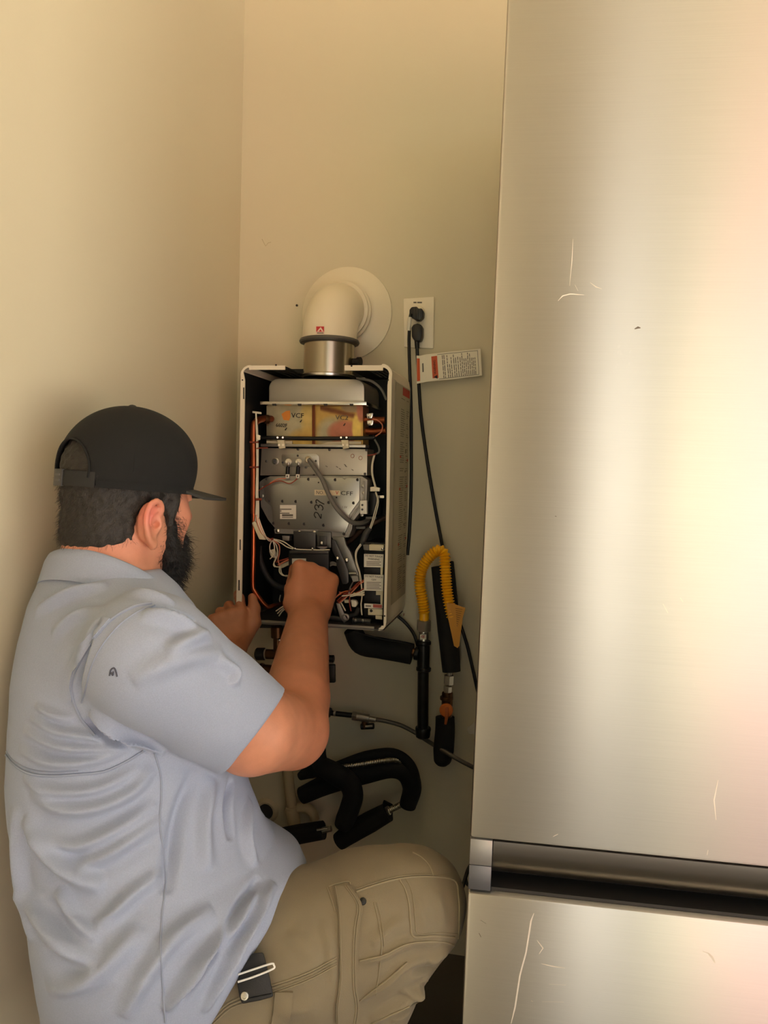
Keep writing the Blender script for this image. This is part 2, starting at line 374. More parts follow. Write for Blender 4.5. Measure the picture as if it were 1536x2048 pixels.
for pts in (rectpx(498, 731.0, 570, 739.5), ): a_prism(bm, [W(a, b, YF+.0002) for a, b in pts], [W(a, b, YF+.0002)+Vector((0, .0035, 0)) for a, b in pts])
bmo('front_lip', bm, M_white, wh, label='cream lip beside the flue')
bm = bmesh.new(); pts = rectpx(689, 730.5, 766, 741.0)
a_prism(bm, [W(a, b, YF+.0002) for a, b in pts], [W(a, b, YF+.0002)+Vector((0, .0035, 0)) for a, b in pts]); bmo('front_lip', bm, M_white, wh)
# top sheet in two halves with air slots
def top_sheet(x0, x1, gaps):
    bm = bmesh.new(); zt = W((x0+x1)/2, 733, YF).z
    X0, X1 = W(x0, 733, YF).x, W(x1, 733, YF).x
    xs = [X0]+[W(g+d_, 733, YF).x for g in gaps for d_ in (-2.8, 2.8)]+[X1]
    for i in range(0, len(xs), 2): a_box(bm, (xs[i], YF+.003, zt-.0012), (xs[i+1], YB, zt+.0008))
    a_box(bm, (X0, YF+.0035, zt-.0011), (X1, YF+.03, zt+.0007)); a_box(bm, (X0, YB-.05, zt-.0011), (X1, YB-.001, zt+.0007))
    return bmo('top_sheet', bm, M_inside, wh)
top_sheet(500, 570, (530, 541, 552, 562)); top_sheet(690, 765, (728, 738, 748, 758))
xs0, xs1 = W(570, 733, YF).x, W(690, 733, YF).x; zt = W(628, 733, YF).z
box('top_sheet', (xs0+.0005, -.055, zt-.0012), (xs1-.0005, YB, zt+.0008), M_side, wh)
# slotted sides of the flue gap and the dark liner, back sheet, floor
hp('back_sheet', [(484, 738), (781, 738), (770, 1256), (474, 1256)], YB-.001, .003, M_inside)
def liner(px_a, px_b, sgn):
    a = W(*px_a, YF+.006); b = W(*px_b, YF+.006); o_ = Vector((sgn*.0012, 0, 0))
    bm = bmesh.new(); f4 = [a, a+o_, b+o_, b]; a_prism(bm, f4, [p+Vector((0, YB-YF-.012, 0)) for p in f4]); return bmo('liner', bm, M_inside, wh)
liner((486.5, 742), (476.5, 1246), 1); liner((778.5, 748), (767.5, 1246), -1)
fl = [W(484, 1243, YF), W(768, 1259, YF)]
bm = bmesh.new(); f4 = [fl[0], fl[1], fl[1]-Vector((0, 0, .0015)), fl[0]-Vector((0, 0, .0015))]
a_prism(bm, f4, [p+Vector((0, YB-YF, 0)) for p in f4]); bmo('floor_sheet', bm, M_dkmetal, wh)
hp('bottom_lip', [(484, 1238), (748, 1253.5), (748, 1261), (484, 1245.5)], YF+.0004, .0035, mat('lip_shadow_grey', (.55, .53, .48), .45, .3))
# slots and screw holes in the lip
for a, b, c, d_ in ((479.2, 1079, 481.4, 1100), (476.8, 1160, 479.2, 1181)): hp('lip_slot', rectpx(a, b, c, d_), YF-.0003, .001, M_ink)
for a, b in ((485, 760), (776.3, 760), (769.2, 1232), (552, 730), (703, 731.8)):
    cyl('screw_hole', W(a, b, YF-.0006), W(a, b, YF+.002), .0018 if b > 740 else .0022, M_ink, wh, seg=10)
hp('catch_slot', rectpx(486.2, 775, 488.4, 798), YF-.0004, .002, M_ink)
# printed instruction sheet on the outside of the case
sx = W(779, 1000, YF).x
def side_pt(px, py):                            # place on the outer face of the right side
    d = ray(px, py); e0 = W(783.6, 755, YF); e1 = W(772.5, 1250, YF); sl = (e1.x-e0.x)/(e1.z-e0.z)
    # plane: x - e0.x - sl*(z-e0.z) = 0
    nrm = Vector((1, 0, -sl)); t = (e0-CAMP).dot(nrm)/d.dot(nrm); return CAMP+d*t+nrm*.0006
def side_quad(y0, y1, z0, z1):
    e0 = W(783.6, 755, YF); e1 = W(772.5, 1250, YF); sl = (e1.x-e0.x)/(e1.z-e0.z)
    def q(y, z): return Vector((e0.x+sl*(z-e0.z)+.0007, y, z))
    return [q(y0, z1), q(y0, z0), q(y1, z0), q(y1, z1)]
zA, zB = side_pt(803, 770).z, side_pt(800, 1195).z
pmesh('instruction_sheet', [p-Vector((.0003, 0, 0)) for p in side_quad(-.215, -.030, zA, zB)], [(0, 1, 2, 3)], mat('sheet_grey', (.70, .665, .575), .6), wh)
rng = random.Random(3); R1 = []; R2 = []
pmesh('warning_band', side_quad(-.128, -.032, zA-.003, zA-.022), [(0, 1, 2, 3)], M_red, wh)
z = zA-.03
while z > zB+.02:
    if rng.random() < .09: z -= .010; continue
    h = .0016; w0 = rng.uniform(.55, 1.0)
    R1.append(side_quad(-.145, -.145+.062*w0, z, z-h))
    if rng.random() < .8: R2.append(side_quad(-.072, -.072+.036*rng.uniform(.5, 1), z, z-h))
    if rng.random() < .06: R2.append(side_quad(-.078, -.066, z, z-.005))
    z -= .0052
lines_mesh('printed_lines', R1+R2, M_inkg, wh, kind='stuff')
lines_mesh('red_marks', [side_quad(-.147, -.130, side_pt(800, yy).z, side_pt(800, yy).z-.006) for yy in (911, 975, 1085)]+[side_quad(-.05, -.036, side_pt(812, yy).z, side_pt(812, yy).z-.006) for yy in (918, 970, 1073, 1222)], M_red, wh, kind='stuff')

# --- exhaust hood
YH = -.215
hood = [(537, 805), (537, 776)]+arc(556, 776, 19, 180, 270, 6)[1:]+arc(710, 777, 19, 270, 360, 6)+[(729, 806)]
hp('exhaust_hood', hood, YH, .16, mat('hood_satin', (.66, .645, .60), .42, .75, nscale=12, namt=.06), bevel=.004)
fl_ = hp('hood_flange', [(520, 803), (733, 803.5), (733, 810), (520, 809)], YH-.012, .18, M_chrome, bevel=.0006)
for a in (548, 599, 651, 703): hp('flange_notch', [(a-4, 807.5), (a+4, 807.5), (a+3, 811.5), (a-3, 811.5)], YH-.0126, .004, M_ink, fl_)
tube('hood_rib', [W(715, 757, YH+.02), W(742, 762, YH+.01), W(762, 778, YH+.01), W(773, 800, YH+.01)], .003, M_wireg, wh)
# --- heat exchanger plates with heat tint
def tinted(name, x0, y0, x1, y1, y, d, fn, par=None):
    nx, ny = 40, 26; v = []; cols = []
    for j in range(ny+1):
        for i in range(nx+1):
            u, w_ = i/nx, j/ny; p = W(x0+(x1-x0)*u, y0+(y1-y0)*w_, y)
            p.y -= .0012*max(0, sin(u*pi))*max(0, sin(w_*pi)); v.append(p); cols.append((*s2l(fn(u, w_)), 1))
    f = [(j*(nx+1)+i, j*(nx+1)+i+1, (j+1)*(nx+1)+i+1, (j+1)*(nx+1)+i) for j in range(ny) for i in range(nx)]
    c4 = [0, nx, (ny+1)*(nx+1)-1, ny*(nx+1)]; base = len(v)
    for c in c4: v.append(v[c]+Vector((0, d, 0))); cols.append(cols[c])
    f.append((base, base+3, base+2, base+1))
    rim = [[j for j in range(nx+1)], [j*(nx+1)+nx for j in range(ny+1)], [ny*(nx+1)+nx-j for j in range(nx+1)], [(ny-j)*(nx+1) for j in range(ny+1)]]
    for s_, e in enumerate(rim): f.append(tuple(e[::-1])+(base+s_, base+(s_+1) % 4))
    me = bpy.data.meshes.new(name); me.from_pydata([tuple(p) for p in v], [], f)
    ca = me.color_attributes.new('tint', 'FLOAT_COLOR', 'POINT'); ca.data.foreach_set('color', np.array(cols, dtype=np.float32).ravel())
    m = mat('heat_tint', (.7, .6, .4), .34, .7, nscale=45, namt=.12, attr='tint', bump=.08, bscale=60)
    return link(name, me, m, par or wh)
def mixc(a, b, t): t = max(0, min(1, t)); return tuple(x+(y-x)*t for x, y in zip(a, b))
def blob(u, w_, cu, cw, ru, rw): return max(0, 1-((u-cu)/ru)**2-((w_-cw)/rw)**2)**.6 if ((u-cu)/ru)**2+((w_-cw)/rw)**2 < 1 else 0
SIL, GOLD, COP, ROSE, ORG, YEL = (.70, .67, .56), (.76, .63, .36), (.48, .31, .21), (.70, .46, .38), (.82, .50, .22), (.86, .75, .42)
def tl(u, w_):
    c = SIL; c = mixc(c, (.80, .70, .44), blob(u, w_, .95, .3, .22, .6)*1.2)
    c = mixc(c, GOLD, blob(u, w_, .95, .95, .55, .42)*1.2); c = mixc(c, YEL, blob(u, w_, .8, 1.0, .35, .16))
    c = mixc(c, (.55, .50, .40), blob(u, w_, .1, .85, .06, .08)); return mixc(c, (.62, .38, .28), blob(u, w_, .0, .4, .09, .12))
def tr_(u, w_):
    c = mixc(GOLD, SIL, blob(u, w_, .35, .75, .35, .5)*1.3)
    top = .14+.30*u
    c = mixc(c, COP, 1.4*max(0, 1-abs(w_-top+.12)/.10) if u > .1 else 0); c = mixc(c, (.62, .55, .44), blob(u, w_, .78, .05, .25, .14)*1.5)
    c = mixc(c, ROSE, blob(u, w_, .62, .68, .38, .33)*1.5); c = mixc(c, YEL, blob(u, w_, .87, .6, .10, .42)*1.6)
    c = mixc(c, ROSE, blob(u, w_, .95, .1, .09, .35)*1.4); return c
YE = -.175
hl = tinted('exchanger_plate', 533, 811, 624, 889, YE, .06, tl)
hr = tinted('exchanger_plate', 629.5, 811, 726, 889, YE, .06, tr_)
hp('copper_ridge', rectpx(624.3, 811, 629.3, 888), YE-.006, .05, mat('copper_ridge', (.45, .24, .14), .4, .7))
UPV = CU.copy(); RTV = Vector((1, 0, -.02))
def htxt(s, px, py, y, size, m, par=None, width=None, right=RTV, up=Vector((0, 0, 1)), **k):
    return text('lettering', s, W(px, py, y), right, up, size, m, par or wh, width=width, **k)
htxt('VCF', 595, 831.5, YE-.0028, .016, M_ink, hl, .031); htxt('6602F', 563, 851, YE-.0028, .012, M_ink, hl, .028)
htxt('VC2', 683.5, 835.5, YE-.0028, .015, M_inkg, hr, .031)
hp('orange_stain', [(563, 828), (572, 822), (580, 821), (581, 834), (578, 841), (567, 840)], YE-.0018, .0006, mat('orange_tag', (.88, .55, .20), .5), hl)
for a, b, q in ((601, 842, hl), (571, 858, hl), (688, 849, hr)): hp('tick_mark', [(a-2, b+2), (a+2, b-3), (a+3, b-2), (a, b+3)], YE-.0028, .0006, M_ink, q)
# a band of black sleeving across, light strips and clips under it
ht('black_sleeve', [(521, 875), (620, 877), (736, 876), (748, 874)], YE-.014, .0046, M_black, seg=12)
for a in (555, 565.5, 682, 693): cyl('sleeve_rivet', W(a, 875, YE-.0205), W(a, 875, YE-.016), .0022, M_chrome, wh, seg=10)
hp('light_strip', [(533, 882), (584, 882), (584, 888), (533, 886)], YE-.006, .004, M_conn)
hp('light_strip', [(641, 889), (656, 884), (700, 882), (722, 883), (722, 888), (656, 889)], YE-.006, .004, M_conn)
hp('burner_rail', [(521, 887.5), (731, 889.5), (731, 895), (521, 893)], YE-.014, .04, M_galv, bevel=.0008)
for a in (562, 690):
    c = hp('spring_clip', [(a-8, 880), (a+6, 880), (a+8, 896), (a-4, 898)], YE-.018, .006, M_conn, bevel=.0008)
    for s_ in (-4, 4): cyl('clip_stud', W(a+s_, 890, YE-.0215), W(a+s_, 890, YE-.017), .0028, M_porc, c, seg=10)
# --- burner box front
YP = -.178
bp_ = hp('burner_plate', [(523, 896), (735, 898), (734, 951), (520, 951)], YP, .07, mat('burner_plate_metal', (.68, .655, .60), .42, .7, nscale=18, namt=.06), bevel=.0012)
hp('igniter_bracket', [(566, 907), (632, 907), (638, 913), (638, 938), (630, 938), (627, 934), (570, 934), (564, 929), (563, 911)], YP-.0025, .003, M_galv, bevel=.0006)
lathe('sight_ring', [(.008, 0), (.0085, .003), (.0062, .0045), (.0052, .003), (.0052, .0008)], W(551.5, 923, YP), (0, -1, 0), M_galv, wh, seg=20)
cyl('sight_glass', W(551.5, 923, YP-.0012), W(551.5, 923, YP+.001), .0052, M_rubber, wh, seg=16)
for a in (577, 597.5):
    e = lathe('electrode_insulator', [(.0078, 0), (.0074, .006), (.0055, .010), (.0028, .012), (.0026, .016)], W(a, 923.5, YP-.003), (0, -1, 0), M_porc, wh, seg=18)
    tube('electrode_lead', [W(a, 925, YP-.0155), W(a-.6, 929, YP-.016), W(a-1, 934, YP-.013)], .0022, M_chrome, e, seg=8)
    tube('boot', [W(a-1, 933, YP-.013), W(a-2.2, 951, YP-.011)], .0046, M_black, e, seg=10, n=1)
    hp('spade_terminal', rectpx(a-6, 948.5, a+1, 956.5), YP-.0205, .006, M_label, e, bevel=.0008)
    hp('terminal_slot', rectpx(a-3.5, 950.5, a-1.5, 954.5), YP-.0208, .002, M_ink, e)
e = lathe('electrode_insulator', [(.0085, 0), (.008, .006), (.006, .012), (.0045, .018)], W(617, 919, YP-.003), (0.2, -1, -.1), M_conn, wh, seg=18)
ht('sensor_cable', [(617, 919), (629, 936), (644, 958), (657, 988), (670, 1012), (688, 1033), (705, 1045), (722, 1046), (737, 1040)], [YP-.016, -.205, -.212, -.218, -.218, -.215, -.20, -.18, -.15], .0052, M_wireg, seg=12)
for a, b in ((596, 898.5), (659, 899.5), (733, 900), (596, 911.5), (566, 925), (632, 922), (612, 934.5), (533, 922.5), (730, 948), (628, 951)):
    lathe('screw', [(.0032, 0), (.003, .0016), (.0012, .0022)], W(a, b, YP-.0008), (0, -1, 0), M_dkmetal, wh, seg=10)
for a, b in ((705, 912), (721, 916)):
    bm = bmesh.new(); c = W(a, b, YP-.0006)
    a_tube(bm, [c+Vector((.0042*cos(t*pi/8), 0, .0042*sin(t*pi/8))) for t in range(17)], .0005, 4, caps=False)
    bmo('stamp_ring', bm, mat('stamp_red', (.66, .36, .30), .6), bp_)
lines_mesh('scratches', [[W(a, b, YP-.0005), W(a+4, b+2, YP-.0005), W(a+4, b+3.6, YP-.0005), W(a, b+1.5, YP-.0005)] for a, b in ((672, 932), (678, 936), (688, 928), (703, 938), (651, 931), (690, 931))], M_inkg, bp_, kind='stuff')
# --- fan manifold cover
YM = -.196
hp('manifold_flange', [(519, 964), (527, 958), (540, 952.5), (616, 951.5), (722, 952), (735, 960), (733, 1001), (728, 1014), (706, 1043), (704, 1058), (697, 1075), (668, 1076), (556, 1064), (536, 1040), (522, 1014), (519, 990)], YM+.006, .05, M_galv2, bevel=.001)
mc = hp('manifold_cover', [(529, 957), (560, 955), (570, 961), (592, 961), (600, 955.5), (684, 955.5), (689, 959), (694, 955.5), (719, 956), (719, 1001), (698, 1030), (698, 1046), (690, 1067), (640, 1058), (556, 1058), (544.5, 1047), (544.5, 1014), (529, 1000)], YM, .012, mat('manifold_metal', (.66, .66, .63), .36, .85, nscale=9, namt=.06, bump=.06, bscale=120), bevel=.001)
for a, b in ((533, 958), (617, 958.5), (670.5, 959.5), (715, 959.5), (538.7, 1002), (565, 1002.5), (591.6, 1003), (623, 1004.5), (657.4, 1005), (707, 1006), (547, 1046.5), (578, 1047), (608.4, 1048), (647, 1050.5), (637, 965), (673, 995), (688, 1068)):
    cyl('rivet_hole', W(a, b, YM-.0006), W(a, b, YM+.002), .0036 if b not in (965, 995) else .0018, M_ink, wh, seg=12)
hp('part_label', rectpx(560, 1010, 592, 1038), YM-.0006, .0005, M_label, mc)
lines_mesh('label_print', [[W(a, b, YM-.0009), W(c, b, YM-.0009), W(c, b+h, YM-.0009), W(a, b+h, YM-.0009)] for a, b, c, h in ((560, 1017.5, 583, 2), (560, 1021, 563, 2), (560, 1025.5, 579, 2), (564, 1028.5, 586, 4), (564, 1034, 586, 1.6))], M_inkg, mc)
hp('name_tape', [(629, 979.5), (680, 981), (680, 991), (629, 990.5)], YM-.0006, .0005, mat('tape_cream', (.84, .78, .64), .5), mc)
htxt('NO.', 640, 985.5, YM-.001, .0115, M_inkg, mc, .018); htxt('V', 674, 986, YM-.001, .012, M_red, mc); htxt('CFF', 693.5, 987, YM-.001, .0135, M_ink, mc, .029)
# 237 written by hand in marker, reading upwards
def marker(strokes):
    bm = bmesh.new()
    for s_ in strokes: a_tube(bm, spline([W(a, b, YM-.0008) for a, b in s_], 6), .0013, 6)
    return bmo('handwriting', bm, M_ink, mc)
marker([[(632, 1036), (628.5, 1030), (631, 1024.5), (636, 1027), (640, 1034), (642, 1036.5), (642.5, 1028)],
        [(633, 1020.5), (629.5, 1014.5), (632, 1009.5), (636.5, 1012.5), (637, 1016)], [(637, 1015), (639, 1010), (644, 1012), (646, 1017), (644, 1020.5)],
        [(633, 1007), (632, 1002), (634, 999.5), (640, 1004), (648.5, 1008.5)]])
htxt('1.5V', 689, 1014.5, YM-.001, .007, M_inkg, mc)
for a, b in ((727, 986), (724, 1030), (726, 972), (525, 992), (524, 975)): lathe('screw', [(.004, 0), (.0038, .002), (.0016, .003)], W(a, b, YM+.0045), (0, -1, 0), M_galv, wh, seg=12)
tube('flange_ridge', [W(728, 962, YM+.003), W(727.5, 1000, YM+.003), W(712, 1022, YM+.003), W(701, 1042, YM+.003), W(699, 1060, YM+.003), W(693, 1074, YM+.003)], .0016, M_galv, wh, n=3)
# --- below the manifold
def screw(a, b, y, r=.005, m=None): return lathe('bolt', [(r, 0), (r*.95, r*.5), (r*.5, r*.85), (.0005, r*.95)], W(a, b, y), (0, -1, 0), m or M_chrome, wh, seg=14)
hp('lower_plate', [(548, 1058), (636, 1059), (636, 1069), (550, 1067)], YM+.004, .02, M_galv2)
for a, b in ((556, 1062), (599, 1065), (629, 1065)): screw(a, b, YM+.001)
hp('valve_body', [(586, 1062), (631, 1064), (631, 1099), (588, 1098)], YM-.004, .06, M_dkmetal, bevel=.002)
hp('valve_port', [(633, 1062), (662, 1064), (662, 1096), (634, 1097)], YM-.001, .05, mat('port_grey', (.38, .38, .37), .45, .7), bevel=.002)
hp('port_plate', [(638, 1072), (653, 1073), (653, 1092), (638, 1092)], YM-.004, .006, M_dkmetal, bevel=.001); screw(643.5, 1086, YM-.006, .004)
hp('small_block', [(564, 1071), (579, 1072), (578, 1082), (565, 1081)], YM+.012, .02, M_galv2, bevel=.001)
tube('valve_rail', [W(583, 1097, YM-.016), W(600, 1099.5, YM-.016), W(640, 1100.5, YM-.016), W(660, 1100, YM-.016)], .0026, M_chrome, wh, n=3)
hp('rail_tab', [(632, 1093), (655, 1093), (655, 1096), (648, 1098), (648, 1101), (640, 1101), (640, 1097)], YM-.018, .006, M_chrome)
for a, b in ((590, 1097.5), (625, 1097.5)): screw(a, b, YM-.018, .0028)
gv = hp('gas_valve_housing', [(577, 1101), (658, 1102), (657, 1205), (575, 1203)], -.222, .10, M_black, bevel=.003)
hp('valve_frame', [(579, 1101), (657, 1102), (657, 1108), (579, 1107)], -.226, .012, M_dkmetal, gv, bevel=.001)
hp('valve_label', [(584, 1117), (612, 1117), (612, 1140), (584, 1139)], -.2226, .0006, M_label, gv)
lines_mesh('label_print', [[W(591, 1122, -.2232), W(604, 1122, -.2232), W(604, 1127, -.2232), W(591, 1127, -.2232)]], M_red, gv)
# bracket that carries the fan
hp('fan_bracket', [(664, 1074), (688, 1074), (692, 1090), (701, 1104), (716, 1146), (717, 1156), (702, 1157), (682, 1108), (668, 1090)], -.196, .012, mat('bracket_grey', (.50, .50, .48), .45, .75, nscale=30, namt=.1), bevel=.001)
hp('bracket_arm', [(664, 1078), (671, 1082), (682, 1107), (696, 1141), (697, 1165), (693, 1168), (685, 1168), (672, 1128), (672, 1118), (664, 1100)], -.207, .006, M_dkmetal, bevel=.001)
screw(675, 1117, -.209, .0045); screw(693.5, 1121, -.199, .0058)
tube('bracket_pin', [W(698, 1147, -.21), W(713, 1147, -.21)], .0028, M_galv, wh, n=1)
hp('bracket_foot', [(702, 1152), (716, 1152), (717, 1162), (706, 1164)], -.205, .01, M_galv2)
# --- copper and rubber pipework inside
cp = ht('copper_pipe', [(545, 838), (524, 838), (511, 845), (507.5, 862), (507.5, 960), (507, 1027)], [-.17, -.205, -.228, -.232, -.232, -.232], .0082, M_copper, seg=14)
ht('copper_tube', [(507.5, 1025), (507, 1100), (506, 1168), (512, 1186), (533, 1212), (548, 1211), (566, 1207)], [-.232, -.232, -.232, -.232, -.22, -.20, -.15], .0052, M_copperB, seg=12)
for b in (884, 934): ht('pipe_tie', [(499.5, b), (508, b+1), (517, b)], -.243, .0022, M_rust, n=3)
lathe('pipe_collar', [(.0105, 0), (.011, .004), (.0105, .010)], W(529, 838.3, -.196), (.8, .75, 0), M_brass, wh)
ht('copper_pipe', [(727, 839), (748, 840), (770, 841)], -.15, .0085, M_copper, seg=12, n=3); ht('copper_pipe', [(727, 862), (748, 863), (772, 861)], -.14, .0085, M_copper, seg=12, n=3)
ht('return_pipe', [(771, 1035), (748, 1046), (722, 1062), (700, 1082), (690, 1090)], [-.12, -.13, -.13, -.12, -.11], .006, M_brownp, seg=12)
ht('rubber_hose', [(708, 1046), (722, 1047), (737, 1043)], [-.16, -.16, -.15], .0075, M_rubber, n=4, seg=12)
for a, b, c in ((712, 1053, 730), (731, 1033.5, 752)): hp('hose_clip', [(a, b), (c, b-.5), (c+1, b+5), (a, b+5)], -.17, .006, M_wireg, bevel=.0012)
mo = cyl('motor', W(751, 984, -.15), W(748.5, 1030, -.15), .0195, M_black, wh, bevel=.002, seg=24)
hp('motor_tab', [(755, 991), (768, 991), (768, 996), (755, 996)], -.172, .004, M_chrome, mo)
hp('hall_connector', [(740, 974), (748, 973), (760, 976), (759, 983), (740, 983)], -.178, .012, M_porc, bevel=.0015)
tb = hp('terminal_block', [(720, 1001), (733.5, 1001), (733.5, 1028), (720, 1028)], -.206, .014, mat('terminal_white', (.90, .89, .84), .4), bevel=.001)
for b in (1010, 1019): lathe('block_screw', [(.0026, 0), (.0024, .001), (.0008, .0012)], W(724.6, b, -.2062), (0, -1, 0), M_dkmetal, tb, seg=10)
# sensors by the exchanger outlet
for a, b in ((739, 832), (740, 846)): hp('thermistor', [(a-6, b-5), (a+7, b-6), (a+6, b+1), (a+4, b+5), (a-5, b+5)], -.176, .010, M_chrome, bevel=.001)
ht('thermistor_wire', [(745, 838), (756, 841), (765, 851), (762, 864), (750, 873), (740, 876)], -.18, .0016, M_wirep)
ht('sensor_wire', [(748, 877), (757, 893), (758, 904), (751, 908)], -.172, .0024, M_wireg)
ht('sensor_wire', [(749, 909), (744.5, 930), (745, 950), (751, 975)], -.176, .0026, M_wirew); ht('sensor_wire', [(751, 984), (755, 1000), (749, 1025), (741, 1052), (734, 1065)], -.184, .0016, M_wirew); ht('sensor_wire', [(752, 984), (757, 1002), (752, 1027), (743, 1054), (737, 1067)], -.182, .0013, M_wirew)
ht('wire_tie', [(735, 911), (748, 909), (753, 907)], -.18, .0018, M_rust, n=3)
ht('tape_wrap', [(741, 1056), (733, 1066), (727, 1082), (724, 1090)], -.18, [.0062, .0085, .0085, .006], M_rubber, seg=12)
for k in range(4): ht('wire', [(724-k, 1088), (714-k*.8, 1103), (713-k*.5, 1120), (719-k, 1142), (723-k*1.5, 1162)], -.184-.001*k, .0014, M_wirew, seg=6)
# left loom
for k, (m_) in enumerate((M_wirew, M_wirew, M_wirew)): ht('wire', [(512+k, 826+12*k), (513.5+k, 880), (514+k, 930), (512.5+k*1.5, 985), (513+k*2, 1005), (511+k*3, 1042)], -.243+.002*k, .0018, m_, seg=6)
hp('loom_pin', [(505, 822), (521, 824), (521, 828), (505, 826)], -.24, .006, M_chrome)
hp('loom_joint', [(512, 868), (520, 871), (519, 880), (513, 880)], -.248, .006, M_porc, bevel=.001)
ht('tie_wrap', [(513, 897), (522, 896), (536, 896)], -.246, .0014, M_rust, n=2); ht('tie_wrap', [(512, 999), (519, 998.5), (523, 999)], -.248, .003, M_rust, n=2)
ht('igniter_wire', [(516, 982), (530, 973), (548, 964), (562, 962), (578, 967), (588, 963), (594, 957)], -.205, .0013, M_wirer, seg=6)
ht('igniter_wire', [(540, 966), (556, 958), (572, 957)], -.205, .0013, M_wirep, seg=6)
hp('wire_sleeve', [(503, 1046), (509, 1042), (516, 1050), (531, 1080), (518, 1079)], -.25, .012, M_conn, bevel=.002)
for k in range(5): ht('wire', [(512+k*1.5, 1030+2*k), (516+k*1.5, 1050), (524+k*1.2, 1067), (536, 1076+k), (543, 1080+k*.6)], [-.25, -.253, -.253, -.24, -.22], .0013, M_wirew if k % 3 else M_wirep, seg=6)
ht('tie_wrap', [(539, 1083), (542, 1079), (546, 1078)], -.222, .003, M_rust, n=2)
loops = [[(545, 1080), (540, 1090), (541, 1103), (551, 1114), (548, 1126), (551, 1133), (560, 1134)], [(545, 1080), (553, 1092), (555, 1110), (547, 1128), (550, 1134)], [(546, 1080), (558, 1090), (559, 1106), (556, 1120), (560, 1132)], [(546, 1079), (562, 1086), (574, 1094), (586, 1098)], [(546, 1078), (566, 1083), (580, 1092), (588, 1097)],
         [(561, 1133), (563, 1146), (570, 1152), (578, 1153)], [(559, 1132), (559, 1144), (566, 1151), (576, 1151)], [(545, 1079), (549, 1094), (547, 1110), (540, 1118)]]
for k, l in enumerate(loops): ht('wire', l, -.214-.0015*(k % 4), .0014, M_wirew if k != 2 else M_wirep, seg=6)
hp('relay_connector', [(537, 1101), (547, 1098), (553, 1110), (549, 1117), (541, 1114)], -.192, .012, M_porc, bevel=.003)
ht('wire', [(552, 1124), (566, 1120), (577, 1117)], -.205, .0024, M_wirer, n=3); ht('wire', [(556, 1130), (568, 1124), (578, 1119)], -.208, .002, M_wirep, n=3)
hp('plug_connector', [(558, 1130), (577, 1122), (578, 1130), (563, 1137)], -.204, .01, M_conn, bevel=.0015)
for k in range(3): ht('wire', [(552+k*3, 1222+k*5), (566, 1213+k*4), (582, 1206+k*3)], -.21, .0016, M_wirew, seg=6, n=3)
ht('drain_hose', [(518, 1092), (521, 1120), (533, 1150), (548, 1168), (566, 1176), (580, 1172)], -.12, .0075, M_rubber)
ht('float_wire', [(561, 1190), (559, 1200), (562, 1210)], -.15, .0014, M_wirew, n=3)
# --- control board stack beside the case wall
cb = hp('control_board_case', [(729, 1084), (770, 1086), (764, 1236), (728, 1234)], -.196, .12, M_black, bevel=.002)
hp('relay_box', [(738, 1089), (768, 1090), (767, 1102), (738, 1101)], -.214, .02, M_conn, cb, bevel=.0015)
hp('relay_cap', [(726, 1089), (738, 1090), (738, 1101), (727, 1100)], -.21, .02, M_wireg, cb, bevel=.0015); lathe('screw', [(.0036, 0), (.003, .002), (.0008, .003)], W(765, 1097.5, -.2145), (0, -1, 0), M_chrome, cb, seg=12)
def card(x0, y0, x1, y1, head, sub, y=-.216):
    c = hp('warning_card', [(x0, y0), (x1, y0+1), (x1-1, y1+1), (x0, y1)], y, .004, M_label, cb)
    text('lettering', head, W((x0+x1)/2, y0+4.5, y-.0004), RTV, (0, 0, 1), .0064, M_ink, cb, width=.040); text('lettering', sub, W((x0+x1)/2, y0+10.5, y-.0004), RTV, (0, 0, 1), .0058, M_ink, cb)
    n = int((y1-y0-15)/3.2)
    lines_mesh('card_print', [[W(x0+5, y0+15+3.2*i, y-.0004), W(x1-5-3*(i % 2), y0+15.4+3.2*i, y-.0004), W(x1-5-3*(i % 2), y0+16.6+3.2*i, y-.0004), W(x0+5, y0+16.2+3.2*i, y-.0004)] for i in range(n)], M_inkg, cb)
card(728, 1108, 767, 1134, 'DO NOT TOUCH', 'WARNING'); card(728, 1149, 767, 1181, 'DO NOT TOUCH', '120V')
hp('board_connector', [(752, 1182), (761, 1182), (761, 1190), (752, 1190)], -.206, .008, M_conn, cb)
hp('fuse_label', [(728.5, 1207), (765, 1209), (765, 1217), (728.5, 1216)], -.214, .004, M_label, cb); lines_mesh('fuse_print', [[W(746, 1208.5, -.2144), W(764, 1209.5, -.2144), W(764, 1216, -.2144), W(746, 1215, -.2144)]], mat('print_rose', (.66, .32, .27), .6), cb)
lines_mesh('fuse_print', [[W(731, 1210.5, -.2144), W(742, 1211, -.2144), W(742, 1213.5, -.2144), W(731, 1213, -.2144)]], M_inkg, cb)
bk_ = hp('board_bracket', [(736, 1217), (765, 1218), (765, 1231), (736, 1230)], -.212, .006, M_conn, cb, bevel=.0008); cyl('bracket_hole', W(742.5, 1221.5, -.2128), W(742.5, 1221.5, -.211), .0036, M_ink, cb, seg=12)
hp('bracket_strip', [(761, 1134), (766, 1134), (765, 1150), (761, 1149)], -.214, .004, M_conn, cb); hp('bracket_strip', [(761, 1182), (766, 1182), (765, 1209), (761, 1208)], -.214, .004, M_conn, cb); hp('bracket_strip', [(751, 1231), (764, 1232), (764, 1239), (751, 1238)], -.212, .004, M_conn, cb)
